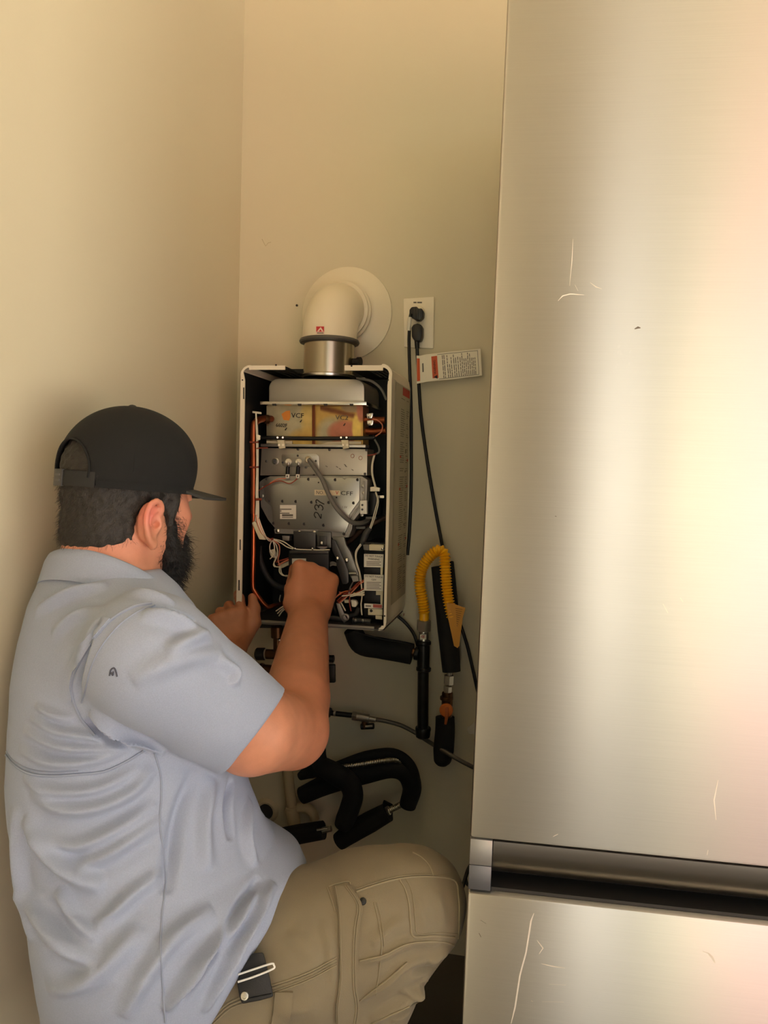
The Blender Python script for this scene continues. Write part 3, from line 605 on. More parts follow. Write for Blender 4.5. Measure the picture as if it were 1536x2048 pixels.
# --- loose wiring at the foot
wl = [([(728, 1160), (716, 1166), (700, 1182), (684, 1198), (676, 1204)], M_wirer), ([(728, 1163), (718, 1169), (704, 1184), (688, 1198), (678, 1207)], M_wirep), ([(729, 1176), (716, 1184), (700, 1189), (686, 1186), (678, 1184)], M_wirer), ([(729, 1180), (716, 1186), (700, 1190), (684, 1192)], M_wirew), ([(729, 1184), (714, 1190), (700, 1193)], M_wirew), ([(701, 1176), (696, 1190), (684, 1203)], M_wirew),
      ([(706, 1164), (700, 1176), (698, 1185)], M_wireg), ([(682, 1205), (687, 1214), (691, 1222)], M_wirew), ([(700, 1190), (699, 1205), (702, 1222)], M_wirer), ([(680, 1190), (688, 1184), (696, 1182)], M_copperB), ([(722, 1160), (724, 1190), (722, 1208)], M_wirew), ([(722, 1208), (723, 1222), (724, 1230)], M_wirew), ([(674, 1202), (690, 1187), (705, 1178), (720, 1168)], M_wirer), ([(670, 1196), (682, 1186), (692, 1183)], M_wirep)]
for k, (l, m_) in enumerate(wl): ht('wire', l, -.205-.0022*(k % 5), .0016, m_, seg=6)
hp('plug_connector', [(706, 1186), (729, 1188), (728, 1192), (707, 1192)], -.214, .01, M_conn, bevel=.001)
hp('sensor_block', [(701, 1199), (712, 1201), (715, 1208), (711, 1215), (703, 1214)], -.20, .014, M_porc, bevel=.003)
hp('sensor_block', [(688, 1200), (699, 1200), (699, 1206), (689, 1206)], -.20, .01, M_conn, bevel=.001)
ht('flow_pipe', [(659, 1236), (674, 1237), (690, 1241)], -.20, .0065, M_dkmetal, seg=14, n=3); lathe('pipe_end', [(.0045, 0), (.0045, .003), (.002, .004)], W(658, 1236, -.20), (-1, -.3, 0), M_chrome, wh, seg=14)
ht('flow_pipe', [(706, 1241), (724, 1242), (742, 1244)], -.20, .0075, M_dkmetal, seg=14, n=3)
for a in (711, 726): screw(a, 1241, -.207, .004, M_alu)
hp('drain_lever', [(672, 1206), (680, 1208), (690, 1232), (695, 1240), (688, 1246), (680, 1236)], -.214, .005, M_galv2, bevel=.001)
lathe('drain_ring', [(.0055, 0), (.009, .001), (.009, .006), (.0055, .007), (.0055, 0)], W(692, 1234, -.208), (0, -1, 0), M_galv2, wh, seg=18)
for k in range(3): ht('wire', [(656, 1130+3*k), (664, 1124+3*k), (673, 1127+2*k)], -.21, .0018, M_wireg, seg=6, n=3)
ht('gas_pipe', [(718, 1215), (712, 1228), (700, 1232)], -.17, .006, M_rubber, n=3); ht('gas_pipe', [(666, 1210), (672, 1226), (666, 1240)], -.15, .006, M_black, n=3)

# ------------------------------------------------------------------ flue on top of the heater
M_cream = mat('flue_cream', (.89, .85, .745), .32)
YV = -.128
ve = thing('flue_vent', W(655, 755, YV), 'cream flue elbow and round wall plate on a short steel pipe above the heater', 'vent')
ax = W(658, 720, YV); zc = W(697, 628, -.005).z; vx = ax.x; rv = .0655
zb = W(655, 683, YV).z
Rb = .088
pathv = [Vector((vx, YV, zb)), Vector((vx, YV, zc-Rb))]+[Vector((vx, YV+Rb-Rb*cos(t), zc-Rb+Rb*sin(t))) for t in np.linspace(0, pi/2, 16)[1:]]+[Vector((vx, -.028, zc))]
def elbow():
    bm = bmesh.new(); a_tube(bm, pathv, rv, 48); return bmo('elbow', bm, M_cream, ve, autos=60)
el = elbow()
lathe('elbow_ring', [(rv+.001, 0), (rv+.0085, .002), (rv+.0085, .012), (rv+.001, .014)], (vx, -.052, zc), (0, 1, 0), M_cream, ve, seg=48)
lathe('elbow_ring', [(rv+.001, 0), (rv+.013, .002), (rv+.013, .010), (rv+.001, .012)], (vx, -.037, zc), (0, 1, 0), M_cream, ve, seg=48)
wp = W(699, 627, -.004)
lathe('wall_plate', [(.118, 0), (.1175, .004), (.105, .008), (.085, .016), (rv+.004, .020), (.02, .020)], (wp.x-.008, -.0005, wp.z), (0, -1, 0), M_cream, ve, seg=64)
lathe('seal_ring', [(rv, -.004), (rv+.005, -.002), (rv+.007, .002), (rv+.005, .007), (rv, .009)], (vx, YV, zb-.004), (0, 0, 1), mat('seal_grey', (.33, .32, .30), .45, .3), ve, seg=48)
zs = W(655, 757, YV).z
lathe('steel_pipe', [(.061, 0), (.061, zb-zs)], (vx, YV, zs), (0, 0, 1), mat('pipe_steel', (.70, .66, .58), .27, 1.0, nscale=3, namt=.05), ve, seg=48)
lathe('pipe_collar', [(.060, 0), (.0675, .001), (.0675, .006), (.061, .009)], (vx, YV, zs), (0, 0, 1), M_chrome, ve, seg=48)
sp = lathe('test_port', [(.0085, 0), (.0085, .018), (.011, .018), (.011, .026)], W(702, 724, YV), (1, -.25, 0), M_black, ve, seg=18)
# maker's mark: red square with a pale peak
def on_elbow(px, py, off=.0006):
    d = ray(px, py); a = d.x*d.x+d.y*d.y; b = 2*((CAMP.x-vx)*d.x+(CAMP.y-YV)*d.y); c = (CAMP.x-vx)**2+(CAMP.y-YV)**2-(rv+off)**2
    t = (-b-sqrt(b*b-4*a*c))/(2*a); return CAMP+d*t
def decal(name, pts, m, off, n=1): return pmesh(name, [on_elbow(a, b, off) for a, b in pts], [tuple(range(len(pts)))], m, ve)
decal('badge', rectpx(631.5, 651.5, 649, 668), mat('badge_pale', (.90, .80, .72), .4), .0005)
decal('badge', rectpx(632.5, 653, 648, 663.5), mat('badge_red', (.74, .16, .17), .4), .0008)
decal('badge', [(634, 662.5), (641.5, 654), (647, 662.5), (643.5, 662.5), (641, 658.5), (638, 662.5)], mat('badge_pale', (.9, .8, .72)), .0011)
decal('badge', rectpx(634, 665, 647, 667), M_inkg, .0009)
# ------------------------------------------------------------------ outlet, cords, tag
M_plate = mat('outlet_plate', (.93, .89, .80), .35)
M_cord = mat('cord_black', (.035, .035, .035), .45)
M_foam = mat('foam_black', (.032, .031, .030), .85, bump=.25, bscale=160)
M_iron = mat('black_iron', (.16, .157, .15), .38, .6, nscale=30, namt=.2, bump=.1, bscale=90)
M_nut = mat('nut_steel', (.78, .76, .71), .32, .9)
M_yel = mat('hose_yellow', (.98, .72, .07), .38)
M_tagy = mat('tag_yellow', (.80, .55, .08), .5)
M_pvc = mat('pvc_cream', (.72, .66, .52), .5)
M_braid = mat('braided_steel', (.62, .60, .55), .35, .9, nscale=200, namt=.3, stretch=(1, 1, 1))

ou = thing('wall_outlet', W(838, 645, 0), 'cream duplex outlet plate on the beige wall with two black plugs in it', 'outlet')
prism('plate', [(806.5, 597), (868.5, 593), (867, 697), (808, 694.5)], -.006, .0058, M_plate, ou, bevel=.0025)
for a, b in ((837, 625), (836, 668)):
    r_ = lathe('receptacle', [(.0165, 0), (.0165, .0018), (.0155, .0024)], W(a, b, -.0062), (0, -1, 0), M_plate, ou, seg=24)
    for d_ in (-4, 4): prism('blade_slot', rectpx(a+d_-.7, b-6, a+d_+.7, b+1), -.009, .0008, M_ink, r_)
lathe('plate_screw', [(.003, 0), (.0028, .001), (.001, .0014)], W(837, 646.5, -.006), (0, -1, 0), M_conn, ou, seg=12)
lines_mesh('plate_print', [[W(a, 603.5, -.0065), W(b, 603.5, -.0065), W(b, 606.5, -.0065), W(a, 606.5, -.0065)] for a, b in ((827, 833), (834.5, 844))], M_inkg, ou, kind='stuff')

c1 = thing('power_cord', W(830, 626, -.02), 'black cord plugged into the upper socket, hanging down beside the heater case', 'cord')
prism('plug', [(818.5, 619), (823, 613.5), (834, 612.5), (836, 617), (843, 616), (847.5, 623), (846, 634), (839, 640.5), (832, 640), (826, 636), (818.5, 632)], -.034, .024, M_cord, c1, bevel=.003)
prism('plug_rib', [(831, 615), (836, 616), (836.5, 639), (831.5, 638)], -.037, .004, M_cord, c1, bevel=.001)
pxtube('cable', [(822, 628), (819.5, 640), (818.5, 665), (818, 690), (819.5, 740), (821.5, 790), (822.5, 860), (822.5, 960), (821, 1020), (818.5, 1070), (815, 1110)], [-.034, -.036, -.03, -.022, -.016, -.012, -.010, -.010, -.010, -.010, -.010], .0041, M_cord, c1)
pxtube('cable', [(795, 1232), (806, 1241), (819, 1255), (829, 1271), (836, 1292)], [-.02, -.02, -.022, -.03, -.03], .0042, M_cord, c1)
pxtube('cord_label', [(820, 634), (818.5, 648), (817.3, 661)], [-.0385, -.036, -.033], .0048, M_label, c1, n=3)
c2 = thing('power_cord', W(834, 668, -.02), 'black cord plugged into the lower socket, carrying the white warning tag', 'cord')
prism('plug', [(822.5, 655), (826, 648.5), (834, 646.5), (842, 648.5), (845, 655), (844.5, 672), (841, 682), (829, 682), (823, 674)], -.034, .026, M_cord, c2, bevel=.004)
pxtube('strain_relief', [(834, 680), (834, 688), (834.5, 697)], [-.022, -.021, -.02], [.0068, .0060, .0056], M_cord, c2, n=3)
pxtube('cable', [(834, 690), (835, 715), (837.5, 765), (842, 830), (849, 885), (859, 950), (871, 1020), (882, 1078), (892, 1130), (903, 1190), (918, 1240), (934, 1290), (946, 1340), (956, 1385), (966, 1420)], [-.021, -.016, -.014, -.012, -.010, -.010, -.010, -.010, -.008, -.008, -.008, -.008, -.008, -.008, -.008], .0043, M_cord, c2)
# folded paper tag round the cable
tp = [W(a, b, y) for a, b, y in ((833, 711, -.026), (840, 711.5, -.029), (850, 709, -.0265), (900, 703, -.022), (961, 697.5, -.018))]
bt = [W(a, b, y) for a, b, y in ((833.5, 767.5, -.026), (841, 766, -.029), (853, 763.5, -.0265), (905, 758.5, -.022), (964, 751, -.018))]
bm = bmesh.new(); A = [bm.verts.new(p) for p in tp]; B = [bm.verts.new(p) for p in bt]
A2 = [bm.verts.new(p+Vector((0, .0006, 0))) for p in tp]; B2 = [bm.verts.new(p+Vector((0, .0006, 0))) for p in bt]
for i in range(4): bm.faces.new((A[i], A[i+1], B[i+1], B[i])); bm.faces.new((A2[i], B2[i], B2[i+1], A2[i+1])); bm.faces.new((A[i], A2[i], A2[i+1], A[i+1])); bm.faces.new((B[i], B[i+1], B2[i+1], B2[i]))
bm.faces.new((A[0], B[0], B2[0], A2[0])); bm.faces.new((A[4], A2[4], B2[4], B[4]))
tg = bmo('warning_tag', bm, mat('tag_paper', (.93, .90, .82), .5), c2, label='white paper warning tag with orange bands')
def tagpt(u, v):                                 # u along 0..1 (from fold), v 0 top..1 bottom
    i = 0; us = (0, .06, .14, .53, 1.0)
    while i < 3 and u > us[i+1]: i += 1
    t = (u-us[i])/(us[i+1]-us[i]); a = tp[i].lerp(tp[i+1], t); b = bt[i].lerp(bt[i+1], t)
    return a.lerp(b, v)+Vector((0, -.0005, 0))
def tagq(u0, v0, u1, v1): return [tagpt(u0, v0), tagpt(u1, v0), tagpt(u1, v1), tagpt(u0, v1)]
M_org = mat('tag_orange', (.80, .34, .18), .55)
lines_mesh('orange_band', [tagq(.005, .10, .055, .92)], M_org, tg); lines_mesh('orange_band', [tagq(.235, .10, .325, .90)], M_org, tg)
p0 = tagpt(.28, .5); text('lettering', 'WARNING', p0+Vector((0, -.0004, 0)), tagpt(.28, 0)-tagpt(.28, 1), tagpt(.2, .5)-tagpt(.3, .5), .0085, M_ink, tg, width=.034)
lines_mesh('warning_triangle', [[tagpt(.25, .86)+Vector((0, -.0004, 0)), tagpt(.25, .86)+Vector((0, -.0004, 0)), tagpt(.31, .79)+Vector((0, -.0004, 0)), tagpt(.31, .93)+Vector((0, -.0004, 0))]], M_ink, tg)
lines_mesh('tag_dash', [tagq(.09, .30, .11, .62)], M_inkg, tg)
q = []; rng = random.Random(5)
for i, u in enumerate([.40, .425, .47, .50, .53, .57, .60, .635, .67, .70, .73, .76, .79, .82, .85, .875, .90]):
    a = .93; e = rng.choice([.12, .18, .3, .45, .1])
    while a > e+.05:
        w_ = rng.uniform(.06, .22); b = max(e, a-w_); q.append(tagq(u, b, u+.011, a)); a = b-.025
q += [tagq(.33, .05, .955, .065), tagq(.33, .94, .955, .955), tagq(.95, .05, .956, .955)]
lines_mesh('tag_print', q, M_inkg, tg, kind='stuff')

# ------------------------------------------------------------------ gas supply beside the heater
gy = -.075
dl = thing('gas_drip_leg', W(846, 1470, gy), 'black iron gas tee with a capped drip leg below the yellow hose', 'gas pipe')
def vcyl(name, x0, y0, x1, y1, y, r, m, par, **k): return cyl(name, W(x0, y0, y), W(x1, y1, y), r, m, par, **k)
vcyl('tee_body', 847.5, 1284, 846.5, 1338, gy, .0155, M_iron, dl, seg=24)
for a, b in ((1281, 1289), (1334, 1342)): vcyl('tee_band', 847.5, a, 847, b, gy, .0185, M_iron, dl, bevel=.002, seg=24)
vcyl('nipple', 846.5, 1338, 845.5, 1458, gy, .0138, M_iron, dl, seg=24)
lathe('end_cap', [(.006, 0), (.013, .001), (.0175, .005), (.0185, .012), (.0185, .021), (.0195, .021), (.0195, .027), (.0185, .0285)], W(845.5, 1477, gy), (0, 0, 1), M_iron, dl, seg=24)
cyl('side_nipple', W(842, 1308, gy), W(806, 1300, gy), .0105, M_brass, dl, seg=20)
cyl('tee_branch', W(838, 1308, gy), W(829, 1306, gy), .0165, M_iron, dl, bevel=.002, seg=24); cyl('branch_band', W(820, 1304, gy), W(812, 1302.5, gy), .0125, M_iron, dl, bevel=.001)
fo = thing('pipe_foam', W(765, 1290, gy), 'black foam sleeve sloping from under the heater to the iron gas tee', 'foam sleeve')
tube('sleeve', [W(704, 1258, gy-.03), W(722, 1288, gy-.02), W(760, 1296, gy-.005), W(800, 1303, gy), W(824, 1308, gy)], [.022, .026, .0265, .0265, .0262], M_foam, fo, seg=20, n=6)
tube('slit', [W(706, 1262, gy-.052), W(760, 1277, gy-.03), W(800, 1284, gy-.026), W(822, 1290, gy-.026)], .0016, mat('foam_edge', (.09, .085, .08), .8), fo, n=4)

yh = thing('gas_hose', W(848, 1240, gy), 'yellow coated corrugated gas hose looping up from the iron tee', 'gas hose')
hpth = spline([W(a, b, y) for a, b, y in ((848, 1243, gy), (848, 1222, gy), (844, 1196, gy-.004), (839.5, 1168, gy-.008), (843, 1140, gy-.012), (857, 1116, gy-.016), (876, 1101, gy-.02), (888, 1108, gy-.022), (890.5, 1135, gy-.024), (893, 1170, gy-.026), (898, 1206, gy-.028), (905, 1236, gy-.03))], 40)
acc = [0]
for i in range(1, len(hpth)): acc.append(acc[-1]+(hpth[i]-hpth[i-1]).length)
tot = acc[-1]; N = int(tot/.00115); path = []; j = 0
for i in range(N+1):
    s_ = tot*i/N
    while j < len(acc)-2 and acc[j+1] < s_: j += 1
    path.append(hpth[j].lerp(hpth[j+1], (s_-acc[j])/max(1e-9, acc[j+1]-acc[j])))
rads = []
for i in range(N+1):
    s_ = tot*i/N; r = .0122+.0024*sin(2*pi*s_/.0070)
    if s_ < .02: r = .0118
    rads.append(r)
bm = bmesh.new(); a_tube(bm, path, rads, 16); bmo('hose', bm, M_yel, yh, autos=70)
def hexnut(name, a, b, y, r, m, par):
    return lathe(name, [(r*.9, 0), (r, .001), (r, (W(*a, y)-W(*b, y)).length-.001), (r*.9, (W(*a, y)-W(*b, y)).length)], W(*a, y), W(*b, y)-W(*a, y), m, par, seg=6)
hexnut('flare_nut', (847.5, 1262), (848, 1240), gy, .0185, M_nut, yh); cyl('flare_adapter', W(847.5, 1284, gy), W(847.5, 1260, gy), .0118, M_nut, yh)
lines_mesh('nut_sticker', [[W(a, b, gy-.0195) for a, b in rectpx(840, 1269, 852.5, 1279)]], M_label, yh)
lines_mesh('sticker_mark', [[W(a, b, gy-.0199) for a, b in q_] for q_ in (rectpx(843.5, 1271, 850, 1272.2), rectpx(846, 1271, 847.2, 1277), rectpx(843.5, 1274, 850, 1275.2), rectpx(842.5, 1271, 843.5, 1275))], mat('mark_rose', (.72, .36, .32), .6), yh, kind='stuff')
ty = prism('warning_tag', [(893, 1206), (906, 1207), (931, 1216), (925.5, 1236), (922, 1262), (918.5, 1292), (915, 1296), (908, 1292), (903, 1268), (896, 1236)], gy-.043, .0007, M_tagy, yh, label='yellow paper tag hanging on the hose')
lines_mesh('tag_print', [[W(a, b, gy-.0435) for a, b in ((911+i*.3, 1216+i*4.2), (925-i*1.2, 1218.5+i*4.2), (925-i*1.2, 1219.5+i*4.2), (911+i*.3, 1217.2+i*4.2))] for i in range(9)], mat('tag_ink', (.45, .30, .06), .6), ty, kind='stuff')
fo2 = thing('pipe_foam', W(900, 1340, gy), 'tall black foam sleeve standing behind the yellow gas hose', 'foam sleeve')
tube('sleeve', [W(879, 1132, gy+.03), W(888, 1190, gy+.02), W(896, 1260, gy+.01), W(903, 1343, gy)], [.021, .0255, .026, .0225], M_foam, fo2, seg=20)
prism('flap', [(899, 1122), (907, 1123), (915, 1200), (920, 1262), (910, 1262), (906, 1200)], gy+.016, .008, M_foam, fo2, bevel=.002)
gvv = thing('gas_valve', W(894, 1420, gy), 'small brass gas valve with a round orange handle above a foam sleeve', 'valve')
cyl('stem', W(899, 1350, gy), W(899, 1340, gy), .0062, M_nut, gvv); hexnut('valve_nut', (897, 1369), (898, 1350), gy, .0125, M_nut, gvv); hexnut('valve_nut', (895, 1385), (896, 1372), gy, .0105, M_nut, gvv)
cyl('valve_body', W(893, 1434, gy), W(895, 1384, gy), .0135, M_brass, gvv, bevel=.002); cyl('valve_body', W(893, 1392, gy), W(893, 1400, gy), .016, M_brass, gvv, bevel=.002)
hd = lathe('handle', [(.0155, 0), (.0165, .002), (.0165, .008), (.0145, .0105), (.004, .011)], W(893, 1419, gy-.016), (0, -1, 0), mat('handle_orange', (.80, .42, .13), .5), gvv, seg=28)
prism('lever', [(890, 1415), (896.5, 1415), (896.5, 1434), (893, 1450), (888.5, 1449), (889.5, 1434)], gy-.031, .006, mat('lever_dark_orange', (.66, .34, .12), .5), hd, bevel=.0012)
fo3 = thing('pipe_foam', W(888, 1525, gy), 'short black foam sleeve hanging below the orange valve handle', 'foam sleeve')
tube('sleeve', [W(890, 1434, gy+.004), W(890, 1460, gy+.002), W(887, 1500, gy), W(884.5, 1522, gy), W(884, 1530, gy)], [.0235, .0245, .0255, .021, .012], M_foam, fo3, seg=20)
wi = thing('pipe_wrap', W(941, 1462, -.02), 'scrap of clear plastic wrap caught behind the refrigerator edge', 'plastic wrap')
prism('sheet', [(934, 1457), (944, 1448), (952, 1440), (955, 1470), (945, 1468), (938, 1468)], -.03, .004, mat('wrap_pale', (.82, .80, .75), .3), wi, bevel=.0015)

# ------------------------------------------------------------------ water connections below the heater
iv = thing('isolation_valve', W(556, 1400, -.10), 'brass isolation valve with black capped side port under the water heater', 'valve')
yv = -.105
cyl('union_nut', W(554.5, 1252, yv), W(555, 1276, yv), .0165, M_brass, iv, seg=12, bevel=.002); cyl('valve_tube', W(555, 1276, yv), W(556, 1420, yv), .0108, M_brass, iv)
cyl('tee_port', W(556, 1309, yv), W(530, 1308, yv), .0125, M_brass, iv); cyl('port_cap', W(531, 1308, yv), W(512, 1308, yv), .0158, M_black, iv, bevel=.003, seg=24); cyl('port_ring', W(533, 1308, yv), W(530, 1308, yv), .0135, M_nut, iv)
cyl('ball_body', W(556, 1343, yv), W(514, 1340, yv), .0155, M_brass, iv, bevel=.003); cyl('ball_ring', W(520, 1341, yv), W(528, 1341, yv), .0185, M_brass, iv, bevel=.002)
lathe('test_screw', [(.0035, 0), (.003, .003), (.001, .004)], W(559, 1280, yv-.0165), (0, -1, 0), M_chrome, iv, seg=12)
iv2 = thing('isolation_valve', W(640, 1400, -.10), 'isolation valve with black handles half hidden behind the forearm', 'valve')
cyl('valve_tube', W(640, 1254, yv), W(642, 1432, yv), .0108, M_brass, iv2); cyl('union_nut', W(640, 1254, yv), W(640, 1278, yv), .0165, M_brass, iv2, seg=12, bevel=.002)
cyl('tee_port', W(641, 1316, yv), W(657, 1317, yv), .011, M_brass, iv2); cyl('port_cap', W(656, 1317, yv), W(668, 1317, yv), .0085, M_black, iv2, bevel=.001); cyl('tee_port', W(641, 1327, yv), W(668, 1327, yv), .0035, M_nut, iv2)
prism('handle', [(652, 1330), (669, 1330), (669.5, 1366), (656, 1366)], yv-.018, .012, M_black, iv2, bevel=.002)

ho = thing('relief_line', W(700, 1428, -.06), 'thin grey tube with a bleeder fitting crossing the dark wall behind the drip leg', 'tube')
cyl('elbow_fitting', W(651, 1423, -.062), W(662, 1426, -.062), .0125, M_rubber, ho, bevel=.002); cyl('elbow_collar', W(668, 1426, -.062), W(672, 1426.5, -.062), .0085, M_nut, ho)
pxtube('tube_black', [(655, 1425), (680, 1428), (706, 1431)], -.062, .0066, M_cord, ho, n=4)
hexnut('union_nut', (705, 1431), (715, 1433), -.062, .0125, M_nut, ho); cyl('union_body', W(714, 1432.5, -.062), W(740, 1437, -.062), .0112, M_nut, ho, bevel=.001); cyl('union_tip', W(739, 1437, -.062), W(752, 1439.5, -.062), .0072, M_nut, ho)
bl = cyl('bleeder_port', W(729, 1440, -.062), W(730, 1455, -.062), .008, M_brass, ho); cyl('bleeder_cap', W(722, 1453, -.062), W(748, 1452, -.062), .0078, M_black, bl, bevel=.001); cyl('bleeder_rod', W(731, 1453, -.070), W(745, 1452, -.070), .003, M_nut, bl)
pxtube('tube', [(745, 1438), (770, 1442), (800, 1450), (828, 1464), (855, 1482), (885, 1500), (915, 1518), (945, 1534), (965, 1544)], [-.062, -.06, -.05, -.046, -.058, -.098, -.112, -.10, -.09], .0052, mat('tube_grey', (.36, .345, .31), .45, .3), ho)

# insulated flexible lines near the floor
fx = thing('flexible_hose', W(700, 1560, -.07), 'corrugated steel hose looping inside split black foam, arching over the wall', 'hose')
def corr(name, pts, r, m, par, pitch=.0045):
    h = spline(pts, 30); L_ = sum((h[i+1]-h[i]).length for i in range(len(h)-1)); n = int(L_/pitch*4); out = []; acc = 0; k = 0; rr = []
    step = L_/n; i = 0; seg_ = (h[1]-h[0]).length; pos = 0.0
    for q_ in range(n+1):
        t = q_*step
        while i < len(h)-2 and pos+seg_ < t: pos += seg_; i += 1; seg_ = (h[i+1]-h[i]).length
        out.append(h[i].lerp(h[i+1], min(1, (t-pos)/max(seg_, 1e-9)))); rr.append(r*(1.0 if q_ % 4 in (0, 1) else .86))
    bm = bmesh.new(); a_tube(bm, out, rr, 12); return bmo(name, bm, m, par, autos=70)
M_corr = mat('corrugated_steel', (.66, .63, .55), .3, .95)
corr('corrugated_pipe', [W(a, b, y) for a, b, y in ((652, 1540, -.10), (690, 1533, -.105), (730, 1527, -.108), (770, 1521, -.108), (796, 1520, -.10), (815, 1530, -.085))], .0072, M_corr, fx)
tube('foam_half', [W(a, b, y) for a, b, y in ((604, 1591, -.075), (660, 1566, -.08), (730, 1545, -.085), (782, 1534, -.085), (812, 1545, -.08), (824, 1575, -.075), (815, 1612, -.07))], [.022, .026, .028, .027, .026, .024, .021], M_foam, fx, seg=18)
tube('foam_edge', [W(a, b, y) for a, b, y in ((664, 1531, -.095), (730, 1512, -.097), (786, 1507, -.095), (820, 1530, -.09), (832, 1570, -.086), (822, 1608, -.08))], [.006, .012, .013, .013, .012, .008], M_foam, fx, seg=14)
corr('corrugated_pipe', [W(815, 1600, -.07), W(800, 1610, -.07), W(778, 1621, -.07), W(765, 1628, -.07)], .008, M_corr, fx); hexnut('hose_nut', (768, 1626), (779, 1620), -.07, .0125, M_nut, fx)
tube('foam_sleeve', [W(a, b, y) for a, b, y in ((678, 1683, -.075), (705, 1664, -.075), (740, 1644, -.072), (776, 1624, -.07))], [.0225, .026, .0265, .0235], M_foam, fx, seg=18)
prism('foam_lip', [(766, 1602), (785, 1612), (784, 1640), (772, 1646), (762, 1622)], -.05, .012, M_foam, fx, bevel=.003)
fx2 = thing('flexible_hose', W(650, 1540, -.09), 'thick black foam covered hose bending down in front of the corrugated loop', 'hose')
tube('foam_sleeve', [W(a, b, y) for a, b, y in ((642, 1440, -.105), (640, 1490, -.11), (640, 1525, -.115), (668, 1546, -.125), (697, 1565, -.13), (706, 1590, -.13), (699, 1618, -.132), (690, 1640, -.132), (684, 1652, -.130))], [.012, .014, .022, .0265, .026, .0255, .025, .024, .020], M_foam, fx2, seg=20)
tube('foam_end', [W(a, b, y) for a, b, y in ((600, 1553, -.10), (622, 1541, -.105), (644, 1534, -.112))], [.010, .02, .022], M_foam, fx2, seg=16)
pl = thing('drain_pipe', W(578, 1590, -.04), 'short black foam covered drain line with a steel nipple near the floor', 'pipe')
tube('foam_sleeve', [W(a, b, -.09) for a, b in ((480, 1688), (540, 1679), (600, 1668), (647, 1660))], [.023, .024, .0245, .023], M_foam, pl, seg=18)
cyl('nipple', W(640, 1662, -.098), W(662, 1657, -.098), .0075, M_nut, pl); cyl('nipple_rod', W(634, 1660, -.118), W(656, 1657, -.118), .0032, M_chrome, pl)
pv = thing('pvc_pipe', W(580, 1600, -.03), 'cream plastic pipe with a tee running down the wall behind the hoses', 'pipe')
py_ = -.045
cyl('riser', W(574, 1530, py_), W(583, 1612, py_), .0135, M_pvc, pv); cyl('coupling', W(583, 1612, py_), W(590, 1655, py_), .0162, M_pvc, pv, bevel=.002); cyl('coupling_ring', W(583, 1616, py_), W(584, 1622, py_), .0175, M_pvc, pv)
tube('sweep', [W(596, 1615, py_), W(612, 1615, py_), W(625, 1625, py_), W(630, 1640, py_)], .0125, M_pvc, pv, seg=16)
es = thing('wall_escutcheon', W(533, 1621, 0), 'pale round escutcheon ring with a dark pipe hole near the floor', 'escutcheon')
lathe('ring', [(.034, 0), (.033, .005), (.027, .011), (.022, .010), (.020, .002)], W(533, 1621, -.0002), (0, -1, 0), mat('escutcheon_white', (.80, .75, .64), .45), es, seg=36)
cyl('hole', W(531, 1624, -.0125), W(531, 1624, -.0105), .0205, M_ink, es, seg=28)
cb2 = thing('fridge_cable', W(940, 1730, -.3), 'bit of black cable squeezed between the trousers knee and the refrigerator', 'cable')
tube('cable', [P(925, 1775, 1.36), P(931, 1755, 1.38), P(937, 1738, 1.40), P(946, 1722, 1.43)], .0035, M_cord, cb2); tube('cable_loop', [P(931, 1755, 1.38), P(934, 1768, 1.37), P(940, 1772, 1.37)], .0028, M_cord, cb2, n=4)
